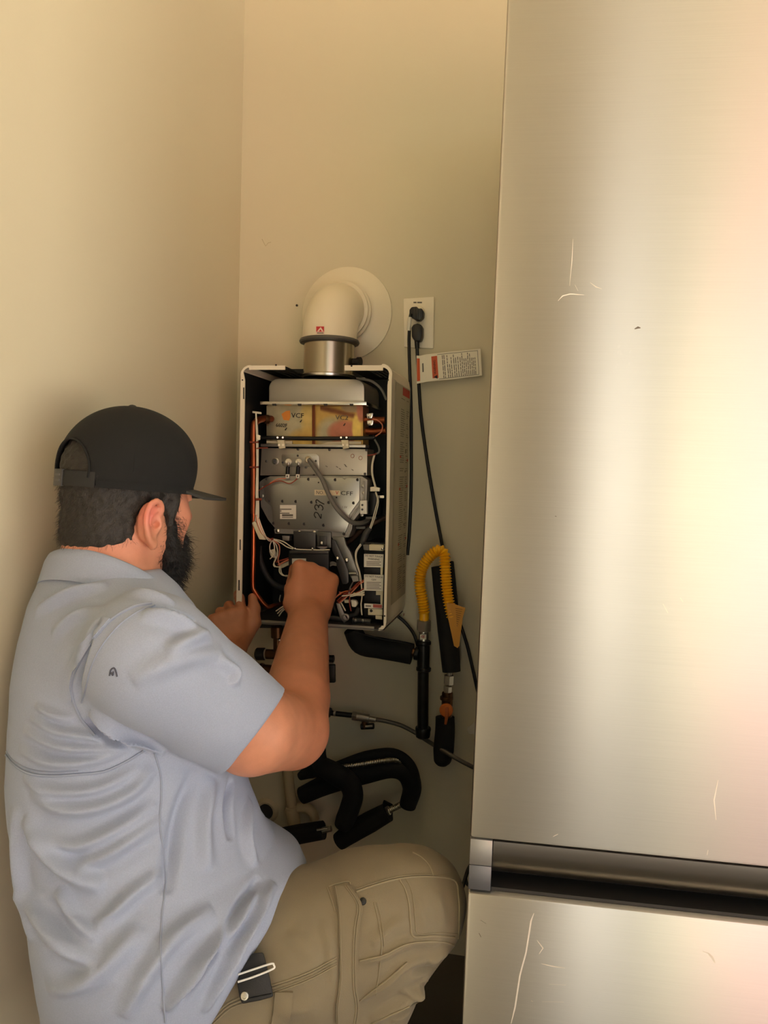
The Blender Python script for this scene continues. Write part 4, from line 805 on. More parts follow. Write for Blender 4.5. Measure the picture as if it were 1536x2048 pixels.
# ------------------------------------------------------------------ the technician
import openvdb
def V(*a): return np.array(a, dtype=np.float64)
def NV(v): return np.array([v[0], v[1], v[2]], dtype=np.float64)
class Vol:
    """signed distance field on a grid; smooth unions of limbs give one continuous skin"""
    def __init__(s, lo, hi, h):
        s.lo = V(*lo); s.h = h; n = np.ceil((V(*hi)-s.lo)/h).astype(int)+1; s.n = n; s.A = np.full(n, .2, dtype=np.float32)
    def win(s, lo, hi):
        a = np.clip(np.floor((lo-s.lo)/s.h).astype(int), 0, s.n-1); b = np.clip(np.ceil((hi-s.lo)/s.h).astype(int)+1, 1, s.n)
        sl = tuple(slice(a[i], b[i]) for i in range(3))
        g = [(s.lo[i]+s.h*np.arange(a[i], b[i], dtype=np.float32)).astype(np.float32) for i in range(3)]
        return sl, g[0][:, None, None], g[1][None, :, None], g[2][None, None, :]
    def put(s, d, sl, k, mode):
        a = s.A[sl]
        if mode == 'sub': d = -d
        if mode == 'add':
            h = np.clip(.5+.5*(a-d)/k, 0, 1); s.A[sl] = a+(d-a)*h-k*h*(1-h)
        else:
            h = np.clip(.5-.5*(a-d)/k, 0, 1); s.A[sl] = a+(d-a)*h+k*h*(1-h)
    def cap(s, p, q, r1, r2, k=.01, mode='add'):
        p, q = NV(p), NV(q); R = max(r1, r2)+k+.03; sl, x, y, z = s.win(np.minimum(p, q)-R, np.maximum(p, q)+R)
        ba = q-p; L2 = float(ba@ba)+1e-12; X, Y, Z = x-p[0], y-p[1], z-p[2]
        t = np.clip((X*ba[0]+Y*ba[1]+Z*ba[2])/L2, 0, 1)
        d = np.sqrt((X-t*ba[0])**2+(Y-t*ba[1])**2+(Z-t*ba[2])**2)-(r1+(r2-r1)*t); s.put(d, sl, k, mode)
    def chain(s, pts, rs, k=.01, mode='add', kk=.012):
        for i in range(len(pts)-1): s.cap(pts[i], pts[i+1], rs[i], rs[i+1], k if i == 0 else min(k, kk), mode)
    def ell(s, c, ax, r, k=.01, mode='add'):
        c = NV(c); R = max(r)+k+.03; sl, x, y, z = s.win(c-R, c+R); X, Y, Z = x-c[0], y-c[1], z-c[2]; k0 = 0; k1 = 0
        for a, q in zip(ax, r):
            e = (X*a[0]+Y*a[1]+Z*a[2]); k0 = k0+(e/q)**2; k1 = k1+(e/q**2)**2
        k0 = np.sqrt(k0); s.put(k0*(k0-1)/np.maximum(np.sqrt(k1), 1e-6), sl, k, mode)
    def stack(s, rows, f, k=.01, mode='add', off=0.0):
        """rows: (z, cx, cy, a, b): elliptic sections stacked upwards; f = facing azimuth vector"""
        rows = sorted(rows); zz = np.array([r[0] for r in rows]); z0, z1 = zz[0], zz[-1]
        sl, x, y, z = s.win(V(-3, -3, z0-.05), V(3, 3, z1+.05)); zc = np.clip(z, z0, z1)
        cx, cy, a, b = (np.interp(zc, zz, [r[i] for r in rows]).astype(np.float32) for i in (1, 2, 3, 4))
        a = a+off; b = b+off; X = x-cx; Y = y-cy; u = X*f[0]+Y*f[1]; w = X*f[1]-Y*f[0]
        k0 = np.sqrt((u/a)**2+(w/b)**2); k1 = np.sqrt((u/a**2)**2+(w/b**2)**2)
        d = k0*(k0-1)/np.maximum(k1, 1e-6); d = np.maximum(d, np.maximum(z0-z, z-z1)); s.put(d, sl, k, mode)
    def plane(s, p, n, k=.004):
        """keep the side the normal points away from"""
        n = NV(n); n /= np.linalg.norm(n); p = NV(p); sl, x, y, z = s.win(s.lo, s.lo+s.h*s.n)
        s.put((x-p[0])*n[0]+(y-p[1])*n[1]+(z-p[2])*n[2], sl, k, 'int')
    def mesh(s, name, m, parent=None, smooth=2, **k):
        g = openvdb.FloatGrid(1.0); g.copyFromArray(s.A.astype(np.float32), tolerance=0.0)
        pts, quads = g.convertToQuads(0.0); pts = np.asarray(pts, dtype=np.float64); quads = np.asarray(quads, dtype=np.int32)
        co = s.lo+pts*s.h
        # outward winding
        a, b, c, d = (co[quads[:, i]] for i in range(4)); vol = np.einsum('ij,ij->i', a, np.cross(b, c)).sum()+np.einsum('ij,ij->i', a, np.cross(c, d)).sum()
        if vol < 0: quads = quads[:, ::-1]
        for _ in range(smooth):
            acc = np.zeros_like(co); cnt = np.zeros(len(co))
            for i in range(4):
                j = (i+1) % 4
                np.add.at(acc, quads[:, i], co[quads[:, j]]); np.add.at(acc, quads[:, j], co[quads[:, i]]); np.add.at(cnt, quads[:, i], 1); np.add.at(cnt, quads[:, j], 1)
            co = co*.5+acc/cnt[:, None]*.5
        return nmesh(name, co, quads, m, parent, **k)
def nmesh(name, co, quads, m, parent=None, **k):
    me = bpy.data.meshes.new(name); me.vertices.add(len(co)); me.vertices.foreach_set('co', co.astype(np.float32).ravel())
    n = len(quads); me.loops.add(n*4); me.loops.foreach_set('vertex_index', quads.astype(np.int32).ravel())
    me.polygons.add(n); me.polygons.foreach_set('loop_start', np.arange(0, n*4, 4, dtype=np.int32))
    me.update(calc_edges=True); me.validate()
    return link(name, me, m, parent, True, **k)
def getco(o):
    a = np.empty(len(o.data.vertices)*3, dtype=np.float32); o.data.vertices.foreach_get('co', a); return a.reshape(-1, 3).astype(np.float64)
def getno(o):
    a = np.empty(len(o.data.vertices)*3, dtype=np.float32); o.data.vertices.foreach_get('normal', a); return a.reshape(-1, 3).astype(np.float64)
def setco(o, co): o.data.vertices.foreach_set('co', co.astype(np.float32).ravel()); o.data.update()
def bvh(o): return BVHTree.FromObject(o, bpy.context.evaluated_depsgraph_get())
def hit(tree, px, py):
    loc, n, i, d = tree.ray_cast(CAMP, ray(px, py).normalized()); return (loc, n) if loc is not None else (None, None)
def onsurf(tree, pts, n=5, off=.0):
    out = []
    for p in spline([Vector((a, b, 0)) for a, b in pts], n) if len(pts) > 2 else [Vector((pts[0][0]+(pts[1][0]-pts[0][0])*i/8, pts[0][1]+(pts[1][1]-pts[0][1])*i/8, 0)) for i in range(9)]:
        l, nn = hit(tree, p.x, p.y)
        if l is not None: out.append(l+nn*off)
    return out
def smoothnoise(co, scale, seed=0):
    r = np.random.RandomState(seed); s = np.zeros(len(co))
    for i in range(7):
        d = r.normal(size=3); d /= np.linalg.norm(d); s += np.sin((co@d)*scale*r.uniform(.6, 1.7)+r.uniform(0, 6.3))
    return s/7*1.6
GAIN = 2.3
def folds(o, tree, items, GAIN=2.7):
    co = getco(o); no = getno(o); disp = np.zeros(len(co))
    for pts, w, h in items:
        l = np.array([tuple(p) for p in onsurf(tree, pts, 5)])
        if len(l) < 3: continue
        m = np.all((co > l.min(0)-3*w) & (co < l.max(0)+3*w), axis=1); w = w*.85; idx = np.nonzero(m)[0]
        if not len(idx): continue
        c = co[idx]; best = np.full(len(idx), 9.0); tt = np.zeros(len(idx)); n = len(l)-1
        for i in range(n):
            a, b = l[i], l[i+1]; ba = b-a; q = np.clip(((c-a)@ba)/(ba@ba+1e-12), 0, 1); d = np.linalg.norm(c-a-q[:, None]*ba, axis=1)
            u = d < best; best[u] = d[u]; tt[u] = (i+q[u])/n
        tap = np.sin(np.clip(tt, .0, 1)*pi)**.6; e = best/w; wv = w
        disp[idx] += GAIN*h*tap*(1-.9*e*e)*np.exp(-e*e)
    setco(o, co+no*disp[:, None])

FH = radians(64); FTD = 57; FT_ = radians(FTD)                      # head and chest directions on the floor plan
hf = Vector((cos(FH)*cos(.07), sin(FH)*cos(.07), -sin(.07))); hr_ = Vector((sin(FH), -cos(FH), 0)); hu = hr_.cross(hf)
tf = Vector((cos(FT_), sin(FT_), 0)); tr2 = Vector((sin(FT_), -cos(FT_), 0))
HC = P(261, 962, 1.115)
def H(f, r, u): return HC+hf*f+hr_*r+hu*u
HAX = (hf, hr_, hu)
# torso silhouette rows: y, left x, right x, distance, half breadth
ROWS = [(1135, 110, 318, 1.085, .10), (1165, 84, 350, 1.085, .13), (1210, 62, 385, 1.085, .14), (1280, 40, 420, 1.085, .15), (1360, 22, 450, 1.085, .152), (1440, 13, 470, 1.085, .152), (1530, 10, 482, 1.08, .152),
        (1600, 18, 500, 1.075, .155), (1660, 31, 522, 1.07, .158), (1700, 40, 545, 1.068, .16), (1745, 48, 600, 1.065, .16), (1800, 58, 620, 1.06, .16), (1860, 68, 600, 1.055, .16), (1950, 82, 560, 1.05, .16), (2048, 95, 530, 1.045, .16), (2180, 110, 520, 1.04, .155)]
TROWS = []
THV = radians(FTD-29.3); tf0 = Vector((cos(FT_), sin(FT_), 0)); tr0 = Vector((sin(FT_), -cos(FT_), 0))
for y, xl, xr, D, b in ROWS:                       # fit every section so that its outline meets the two edges
    b_ = b; L_, R_ = xl, xr
    for it in range(6):
        c = P((L_+R_)/2, y, D); hw = (P(R_, y, D)-P(L_, y, D)).dot(CR)/2
        a = sqrt(max(.0036, hw*hw-(sin(THV)*b)**2))/cos(THV)
        xs = [PX(c+tf0*(a*cos(t))+tr0*(b*sin(t)))[0] for t in np.linspace(0, 2*pi, 60)]
        L_ += xl-min(xs); R_ += xr-max(xs)
    TROWS.append((c.z, c.x, c.y, a, b))
NB = P(222, 1150, 1.082)
SR = P(300, 1314, .955); EL = P(583, 1462, 1.22); WR = P(616, 1236, 1.525); KN = P(637, 1122, 1.615)
CUF = P(503, 1459, 1.085)
SL = NB+Vector((-.045, .135, -.09)); ELl = P(408, 1420, 1.40); WRl = P(463, 1300, 1.60)
print('LEN upper', (EL-SR).length, 'fore', (WR-EL).length, 'left', (ELl-SL).length, (WRl-ELl).length)
person = thing('person', P(300, 2300, .98), 'person in a grey blue work shirt and black cap kneeling at the open water heater', 'person')

M_skin = mat('skin', (.80, .56, .45), .48, attr='skin_tone', nscale=55, namt=.05, bump=.12, bscale=420, sss=.12)
BV = Vol((-.83, -1.22, .55), (-.05, -.18, 1.37), .0034)
# torso core (under the shirt), neck
BV.stack([r for r in TROWS if r[0] > .66], tf, off=-.030)
BV.cap(NB+Vector((0, 0, -.05)), H(-.022, 0, -.085), .080, .064, .03); BV.cap(NB-tf*.01+Vector((0, 0, -.02)), H(-.034, .0, -.075), .070, .060, .02)
# skull, face, jaw
BV.ell(H(-.010, 0, .010), HAX, (.092, .074, .085), .02); BV.ell(H(.030, 0, -.045), HAX, (.066, .062, .085), .03)
BV.ell(H(.045, 0, -.098), HAX, (.045, .050, .040), .03); BV.ell(H(.078, 0, -.118), HAX, (.022, .026, .022), .02)
BV.cap(H(.0, .056, -.075), H(.055, .038, -.112), .022, .018, .02); BV.cap(H(.0, -.056, -.075), H(.055, -.038, -.112), .022, .018, .02)
BV.ell(H(.062, .036, -.052), HAX, (.024, .024, .026), .02); BV.ell(H(.062, -.036, -.052), HAX, (.024, .024, .026), .02)
BV.cap(H(.082, .036, -.012), H(.092, 0, -.010), .010, .012, .012); BV.cap(H(.082, -.036, -.012), H(.092, 0, -.010), .010, .012, .012)
BV.cap(H(.092, 0, -.018), H(.112, 0, -.052), .009, .012, .01); BV.ell(H(.103, .012, -.056), HAX, (.010, .009, .008), .006); BV.ell(H(.103, -.012, -.056), HAX, (.010, .009, .008), .006)
for sg in (1, -1):
    BV.ell(H(.087, .030*sg, -.027), HAX, (.012, .016, .011), .008, 'sub'); BV.ell(H(.074, .030*sg, -.027), HAX, (.0125, .0125, .0125), .003)
    BV.cap(H(.083, .046*sg, -.021), H(.088, .018*sg, -.020), .0042, .0042, .004)
BV.cap(H(.092, -.02, -.083), H(.092, .02, -.083), .006, .006, .006); BV.cap(H(.090, -.018, -.093), H(.090, .018, -.093), .007, .007, .006)
# ears: shell, hollow, rim, lobe
for sg in (1, -1):
    def E_(f, r, u): return H(f-.013, sg*r, u-.004)
    BV.ell(E_(-.004, .079, -.058), HAX, (.019, .013, .032), .006)
    BV.ell(E_(.000, .0935, -.056), HAX, (.0115, .010, .021), .004, 'sub')
    rim = spline([E_(.013, .083, -.046), E_(.010, .089, -.032), E_(-.002, .0935, -.0245), E_(-.015, .095, -.031), E_(-.0205, .0955, -.048), E_(-.018, .095, -.066), E_(-.010, .092, -.082), E_(.002, .087, -.091)], 3)
    BV.chain(rim, [.0044]*len(rim), .003); BV.ell(E_(.002, .085, -.090), HAX, (.009, .006, .0095), .005)
    BV.chain([E_(.002, .089, -.039), E_(-.009, .0905, -.047), E_(-.0105, .0905, -.062), E_(-.004, .088, -.076)], [.0028, .0032, .0032, .0028], .003)
    BV.ell(E_(.013, .083, -.060), HAX, (.005, .006, .008), .004); BV.ell(E_(.006, .084, -.060), HAX, (.004, .010, .006), .003, 'sub')
# arms
BV.chain([SR, CUF, EL], [.068, .068, .0605], .03, kk=.003)
BV.chain([EL, EL.lerp(WR, .25), EL.lerp(WR, .6), WR], [.0595, .0605, .051, .0415], .016, kk=.003)
BV.chain([SL, SL.lerp(ELl, .5), ELl], [.06, .052, .048], .02); BV.chain([ELl, ELl.lerp(WRl, .4), WRl], [.048, .046, .034], .02)

def hand(vol, wrist, knuck, back, thumb_side, sc, curls, thumb, spread=.1, palm=.096):
    """wrist -> knuckles, back = outward normal of the back of the hand; curls: three bends for each finger from the index on"""
    u = (knuck-wrist).normalized(); n = (back-u*back.dot(u)).normalized(); t = u.cross(n); t = t if t.dot(thumb_side) > 0 else -t
    L = palm*sc; w = .038*sc
    for i, o in enumerate((.032, .011, -.010, -.030)):
        vol.cap(wrist+t*o*.55*sc+u*.012, wrist+u*(L-(0, .0, .003, .010)[i]*sc)+t*o*sc, .0175*sc, .0150*sc, .012)
    vol.cap(wrist+u*.02*sc+t*.02*sc-n*.006, wrist+u*.055*sc+t*.034*sc-n*.012*sc, .018*sc, .017*sc, .012)
    vol.cap(wrist+u*.02*sc-t*.022*sc-n*.006, wrist+u*.06*sc-t*.030*sc-n*.010*sc, .017*sc, .015*sc, .012)
    tips = []
    for i, o in enumerate((.032, .011, -.010, -.030)):
        p = wrist+u*(L-(0, -.002, .003, .011)[i]*sc)+t*o*sc; d = (u+t*spread*(1.2, .3, -.4, -1.3)[i]).normalized(); ln = [(.045, .027, .022), (.050, .031, .024), (.046, .029, .023), (.036, .022, .020)][i]
        r = (.0112, .0115, .0108, .0096)[i]; pts = [p]; bend = 0
        for j in range(3):
            bend += curls[i][j]; dd = d*cos(bend)-n*sin(bend); pts.append(pts[-1]+dd*ln[j]*sc)
        vol.chain(pts, [r*1.1*sc, r*sc, r*.92*sc, r*.8*sc], .004)
        vol.ell(pts[0]+n*.004, (u, t, n), (.011*sc, .010*sc, .009*sc), .006); tips.append((pts, n))
    tp = [wrist+u*.025*sc+t*.030*sc-n*.010*sc]
    for (a, b, c), ln in zip(thumb, (.046, .036, .028)): tp.append(tp[-1]+(u*a+t*b+n*c).normalized()*ln*sc)
    vol.chain(tp, [.018*sc, .0145*sc, .0128*sc, .0105*sc], .008); tips.append((tp, n))
    return tips
tocam = (CAMP-KN).normalized()
tipsR = hand(BV, WR, KN, tocam+Vector((.25, 0, .25)), Vector((-1, 0, 0)), 1.18, [(1.15, 1.25, .7), (1.25, 1.3, .8), (1.3, 1.35, .8), (1.35, 1.4, .8)], [(.85, -.05, -.55), (.7, -.3, -.75), (.4, -.6, -.75)], .05)
KNl = P(453, 1215, 1.650)
tipsL = hand(BV, WRl, KNl, (CAMP-KNl).normalized()+Vector((.15, 0, .1)), Vector((1, 0, 0)), 1.02, [(.22, .55, .6), (.75, .9, .7), (.9, .9, .7), (1.0, .9, .7)], [(.70, .55, .15), (.98, .12, .05), (1, -.04, -.06)], .03, palm=.084)
body = BV.mesh('body', M_skin, person, 2)
co = getco(body); tone = np.tile(np.array(s2l((.80, .555, .44))), (len(co), 1))
def tint(col, c, r, amt):
    w = np.exp(-(np.linalg.norm(co-NV(c), axis=1)/r)**2)[:, None]*amt; tone[:] = tone*(1-w)+np.array(s2l(col))*w
for (a, b) in ((SR, EL), (EL, WR), (WR, KN), (ELl, WRl), (WRl, KNl)):
    for t in (.3, .6, .9): tint((.66, .42, .29), Vector(a).lerp(Vector(b), t), .09, .75)
tint((.80, .50, .36), EL, .09, .5); tint((.86, .47, .42), H(-.026, .093, -.050), .022, .9); tint((.78, .46, .36), H(-.05, .03, -.10), .05, .5); tint((.84, .52, .42), H(.07, .045, -.05), .03, .5)
nz = smoothnoise(co, 140, 4)[:, None]; tone *= 1+.05*nz
ca = body.data.color_attributes.new('skin_tone', 'FLOAT_COLOR', 'POINT'); ca.data.foreach_set('color', np.concatenate([tone, np.ones((len(co), 1))], 1).astype(np.float32).ravel())
# nails, eyes
M_nail = mat('nail', (.84, .62, .54), .3)
def nail(pts, n, par):
    d = (pts[-1]-pts[-2]).normalized(); nn = (n-d*n.dot(d)); nn = nn.normalized() if nn.length > .2 else n; s_ = d.cross(nn); c = pts[-1]+nn*.0085+d*.002
    pmesh('nail', [c+d*(.007*cos(q))+s_*(.0052*sin(q))+nn*(.0012*(1-abs(sin(q)))) for q in np.linspace(0, 2*pi, 13)[:-1]], [tuple(range(12))], M_nail, par)
M_eye = mat('eye_white', (.9, .88, .84), .2); M_iris = mat('iris', (.16, .10, .06), .2)
for sg in (1, -1):
    e = lathe('eye', [(.0005, -.0118), (.006, -.0102), (.0103, -.0058), (.0118, 0), (.0103, .0058), (.0058, .0102), (.0005, .0118)], H(.0765, .030*sg, -.027), hf, M_eye, person, seg=16)
    lathe('iris', [(.0055, .0104), (.003, .0119), (.0004, .0122)], H(.0765, .030*sg, -.027), hf, M_iris, e, seg=14)
    pmesh('eyelash', [H(.090, .018*sg, -.020), H(.094, .026*sg, -.0185), H(.091, .040*sg, -.022), H(.0885, .040*sg, -.0215), H(.0905, .026*sg, -.0185), H(.088, .018*sg, -.020)], [(0, 1, 2, 3, 4, 5)], M_ink, person)
# --- hair, beard
M_hair = mat('hair_dark', (.145, .125, .105), .62, nscale=120, namt=.35, bump=.5, bscale=500)
M_strand = mat('hair_strand', (.17, .14, .115), .55)
HV = Vol(tuple(HC-Vector((.17, .17, .24))), tuple(HC+Vector((.17, .17, .15))), .0024)
HV.ell(H(-.010, 0, .010), HAX, (.1005, .0815, .092), .02); HV.ell(H(-.026, 0, -.035), HAX, (.079, .072, .070), .015); HV.ell(H(-.045, 0, -.080), HAX, (.056, .064, .05), .015); HV.cap(H(-.036, 0, -.075), H(-.030, 0, -.14), .0655, .066, .012)
HV.cap(H(.030, .071, -.01), H(.031, .0675, -.062), .013, .010, .012); HV.cap(H(.030, -.071, -.01), H(.031, -.0675, -.062), .013, .010, .012)
# hairline: forehead, behind the ear and across the nape
HV.plane(H(.048, 0, .0), hf+hu*-.25, .006)
for sg in (1, -1):
    HV.ell(H(-.010, .092*sg, -.066), HAX, (.026, .040, .042), .006, 'sub'); HV.ell(H(.012, .08*sg, -.125), HAX, (.052, .055, .055), .008, 'sub'); HV.ell(H(.070, .05*sg, -.07), HAX, (.028, .045, .06), .006, 'sub')
HV.plane(H(-.06, 0, -.104), -hu+hf*.15, .012)
hair = HV.mesh('hair', M_hair, person, 2)
co = getco(hair); no = getno(hair); setco(hair, co+no*(.0014*smoothnoise(co, 420, 2))[:, None])
def strands(name, base, nrm, dirs, L, w, m, par, jit, seed):
    r = np.random.RandomState(seed); n = len(base); d = dirs+r.normal(scale=jit, size=(n, 3)); d /= np.linalg.norm(d, axis=1)[:, None]
    s_ = np.cross(d, r.normal(size=(n, 3))); s_ /= np.linalg.norm(s_, axis=1)[:, None]; ln = L*r.uniform(.5, 1.2, n)[:, None]
    mid = base+d*ln*.55+nrm*ln*.12+r.normal(scale=jit*.12, size=(n, 3))*ln; tip = base+d*ln+r.normal(scale=jit*.4, size=(n, 3))*ln
    vv = np.stack([base-s_*w, base+s_*w, mid+s_*w*.8, mid-s_*w*.8, tip+s_*w*.2, tip-s_*w*.2], 1).reshape(-1, 3); i = np.arange(n)[:, None]*6
    q = np.concatenate([i+np.array([[0, 1, 2, 3]]), i+np.array([[3, 2, 4, 5]])], 0); return nmesh(name, vv, q, m, par, kind='stuff')
r_ = np.random.RandomState(11); co = getco(hair); no = getno(hair); U = NV(hu); Fv = NV(hf); rel = co-NV(HC)
sel = np.nonzero((rel@U < .012))[0]; sel = r_.choice(sel, 5200, replace=False)
strands('hair_strands', co[sel]-no[sel]*.001, no[sel], -U*1.0-Fv*.35+no[sel]*.45, .010, .00022, M_strand, person, .25, 1)
M_beard = mat('beard_dark', (.075, .062, .055), .7, nscale=150, namt=.4, bump=.6, bscale=420)
DV = Vol(tuple(HC+hf*.03-Vector((.16, .16, .26))), tuple(HC+hf*.03+Vector((.16, .16, .08))), .0026)
DV.ell(H(.058, 0, -.122), HAX, (.050, .054, .038), .02); DV.ell(H(.058, 0, -.156), HAX, (.044, .044, .040), .02); DV.ell(H(.045, -.0, -.15), HAX, (.04, .05, .03), .02)
for sg in (1, -1):
    DV.chain([H(.031, .0685*sg, -.052), H(.033, .0665*sg, -.072), H(.034, .0645*sg, -.090), H(.042, .056*sg, -.110), H(.060, .040*sg, -.122)], [.006, .008, .012, .018, .024], .012)
    DV.cap(H(.094, .006*sg, -.074), H(.088, .030*sg, -.092), .007, .010, .008)
DV.ell(H(.103, 0, -.087), HAX, (.016, .020, .006), .004, 'sub')
beard = DV.mesh('beard', M_beard, person, 2)
co = getco(beard); no = getno(beard); setco(beard, co+no*(.0022*smoothnoise(co, 330, 5))[:, None])
co = getco(beard); sel = r_.choice(len(co), min(len(co)-1, 6500), replace=False)
strands('beard_strands', co[sel]-no[sel]*.001, no[sel], -U*.7+no[sel]*.8+Fv*.1, .016, .00028, M_beard, person, .45, 3)
# stubble between ear and beard: short strands set straight into the skin
co = getco(body); no = getno(body); rel = co-NV(HC); fr_, rr_, ur_ = rel@Fv, rel@NV(hr_), rel@U
sel = np.nonzero((fr_ > .022) & (fr_ < .066) & (np.abs(rr_) > .035) & (ur_ < -.050) & (ur_ > -.118) & (np.abs(rr_) < .075))[0]
pr = np.clip((fr_[sel]-.022)/.03, .05, 1)*np.clip(1.2-np.abs(fr_[sel]-.042)/.03, 0, 1); sel = sel[r_.uniform(size=len(sel)) < pr*1.1]; sel = np.repeat(sel, 2)
b0 = co[sel]+r_.normal(scale=.0016, size=(len(sel), 3)); strands('stubble', b0, no[sel], -U+no[sel]*.5, .007, .00022, M_strand, person, .3, 7)

# --- cap
M_cap = mat('cap_black', (.05, .052, .052), .9, bump=.25, bscale=900)
M_brim = mat('cap_brim', (.20, .195, .18), .85, bump=.25, bscale=900)
CV = Vol(tuple(HC-Vector((.18, .18, .06))), tuple(HC+Vector((.18, .18, .17))), .0025)
CV.ell(H(-.006, 0, .012), HAX, (.1095, .0905, .1035), .01); CV.ell(H(.012, 0, .040), HAX, (.088, .076, .064), .03)
bandn = (-hu+hf*.03).normalized(); bandp = H(-.09, 0, -.014)
CV.plane(bandp, bandn, .002)
CV.ell(H(-.006, 0, .010), HAX, (.1062, .0872, .1000), .004, 'sub')
# cut-out arch at the back over the strap
CV.ell(H(-.105, 0, .010), HAX, (.05, .044, .044), .003, 'sub')
cap_o = CV.mesh('cap', M_cap, person, 2, label='black baseball cap with a dark grey brim')
ct = bvh(cap_o)
def ringpt(phi, u, a=.1128, b=.0928):            # phi 0 = front
    return H(-.006+a*cos(phi), b*sin(phi), u)
def band(name, ph0, ph1, u0, u1, th, m, par, n=24, a=.1078, b=.0888):
    bm = bmesh.new(); rows = []
    for i in range(n+1):
        ph = ph0+(ph1-ph0)*i/n; rows.append([bm.verts.new(ringpt(ph, u, a+t_, b+t_)) for u, t_ in ((u0, 0), (u1, 0), (u1, th), (u0, th))])
    for i in range(n):
        for k in range(4): bm.faces.new((rows[i][k], rows[i][(k+1) % 4], rows[i+1][(k+1) % 4], rows[i+1][k]))
    bm.faces.new(rows[0]); bm.faces.new(rows[-1][::-1]); return bmo(name, bm, m, par, autos=40)
band('strap', pi-.62, pi+.62, -.0150, .0075, .0016, mat('strap_black', (.12, .118, .115), .8), cap_o)
band('buckle', pi-.02, pi+.32, -.0160, .0090, .0038, mat('buckle_grey', (.26, .255, .25), .5), cap_o, 8)
band('buckle_tooth', pi+.02, pi+.24, -.0090, -.0060, .0052, mat('buckle_line', (.34, .33, .32), .5), cap_o, 6); band('buckle_tooth', pi+.02, pi+.24, -.001, .002, .0052, mat('buckle_line', (.34, .33, .32), .5), cap_o, 6)
band('sweatband', -2.5, 2.5, -.0148, -.004, .0012, M_cap, cap_o, 40, .1086, .0896)
lathe('top_button', [(.0075, 0), (.007, .003), (.004, .0052), (.0005, .006)], H(-.006, 0, .1145), hu, mat('button_grey', (.22, .22, .215), .8), cap_o, seg=16)
# arch piping and panel seams
tube('arch_piping', [H(-.006-sqrt(max(0, 1-((c*.0455)/.0905)**2-((s_*.045-.002)/.1035)**2))*.1098, c*.0455, .010+s_*.0455) for c, s_ in [(cos(t), sin(t)) for t in np.linspace(-.25, pi+.25, 22)]], .0016, M_cap, cap_o, n=1, seg=6)
for ph in (.35, 1.15, 2.0, -1.15, -2.0, -.35):
    tube('panel_seam', [H(-.006+.1098*cos(ph)*cos(e), .0908*sin(ph)*cos(e), .012+.1038*sin(e)) for e in np.linspace(.0, 1.45, 14)], .0009, M_cap, cap_o, n=1, seg=5)
# brim: curved plate
bm = bmesh.new(); G = []; nu, nv = 20, 8
for th in (0, 1):
    g = []
    for i in range(nu+1):
        ph = -1.12+2.24*i/nu; row = []
        for j in range(nv+1):
            t = j/nv; ext = .086*cos(ph*.92)**.8 if abs(ph) < 1.6 else 0
            x = .1085*cos(ph)-.010+ext*t; y = .0885*sin(ph)*(1-.06*t); z = -.006-.13*ext*t-1.2*y*y*(.35+.65*t)+.002
            row.append(bm.verts.new(H(x, y, z-.0040*th)))
        g.append(row)
    G.append(g)
for i in range(nu):
    for j in range(nv):
        bm.faces.new((G[0][i][j], G[0][i+1][j], G[0][i+1][j+1], G[0][i][j+1])); bm.faces.new((G[1][i][j], G[1][i][j+1], G[1][i+1][j+1], G[1][i+1][j]))
for i in range(nu): bm.faces.new((G[0][i][nv], G[0][i+1][nv], G[1][i+1][nv], G[1][i][nv])); bm.faces.new((G[0][i][0], G[1][i][0], G[1][i+1][0], G[0][i+1][0]))
for j in range(nv): bm.faces.new((G[0][0][j], G[0][0][j+1], G[1][0][j+1], G[1][0][j])); bm.faces.new((G[0][nu][j], G[1][nu][j], G[1][nu][j+1], G[0][nu][j+1]))
bmo('brim', bm, M_brim, cap_o, autos=40)

# --- trousers
M_pants = mat('trouser_khaki', (.49, .445, .35), .85, nscale=9, namt=.10, bump=.25, bscale=1100, sheen=.1)
M_seam = mat('trouser_seam', (.53, .485, .385), .85)
HR = P(385, 2010, 1.06); TH = P(600, 1896, 1.105); TH2 = P(735, 1842, 1.145); KR = P(833, 1808, 1.172)+Vector((-.009, 0, 0))
AN = Vector((KR.x-.20, KR.y-.10, .14)); MC = KR.lerp(AN, .45)+Vector((-.01, -.01, 0))
PV_ = Vector((HR.x-.075, HR.y+.05, HR.z-.0)); HLf = PV_+Vector((-.07, .09, -.02)); KL = Vector((-.47, -.60, .075)); ALf = Vector((-.66, -.98, .085))
PT = Vol((-.80, -1.30, .02), (.02, -.45, .78), .0042)
PT.ell(PV_, (tf, tr2, Vector((0, 0, 1))), (.15, .145, .15), .03)
PT.chain([HR, TH, TH2, KR], [.125, .115, .106, .076], .03); PT.ell(KR+Vector((-.008, -.006, .004)), ((KR-TH).normalized(), Vector((0, 0, 1)).cross((KR-TH).normalized()).normalized(), Vector((0, 0, 1))), (.078, .076, .078), .03)
PT.chain([KR, MC, AN], [.076, .082, .066], .03); PT.cap(TH2+Vector((0, 0, -.06)), MC, .05, .07, .05)
PT.chain([HLf, KL], [.11, .075], .03); PT.chain([KL, KL.lerp(ALf, .5), ALf], [.068, .066, .055], .02)
pants = PT.mesh('trousers', M_pants, person, 3)
tree = bvh(pants)
co = getco(pants); no = getno(pants); setco(pants, co+no*(.0022*smoothnoise(co, 38, 9)+.0012*smoothnoise(co, 90, 3))[:, None]); tree = bvh(pants)
def fpx(u, v): return (380+u/2.648, 1680+v/2.648)
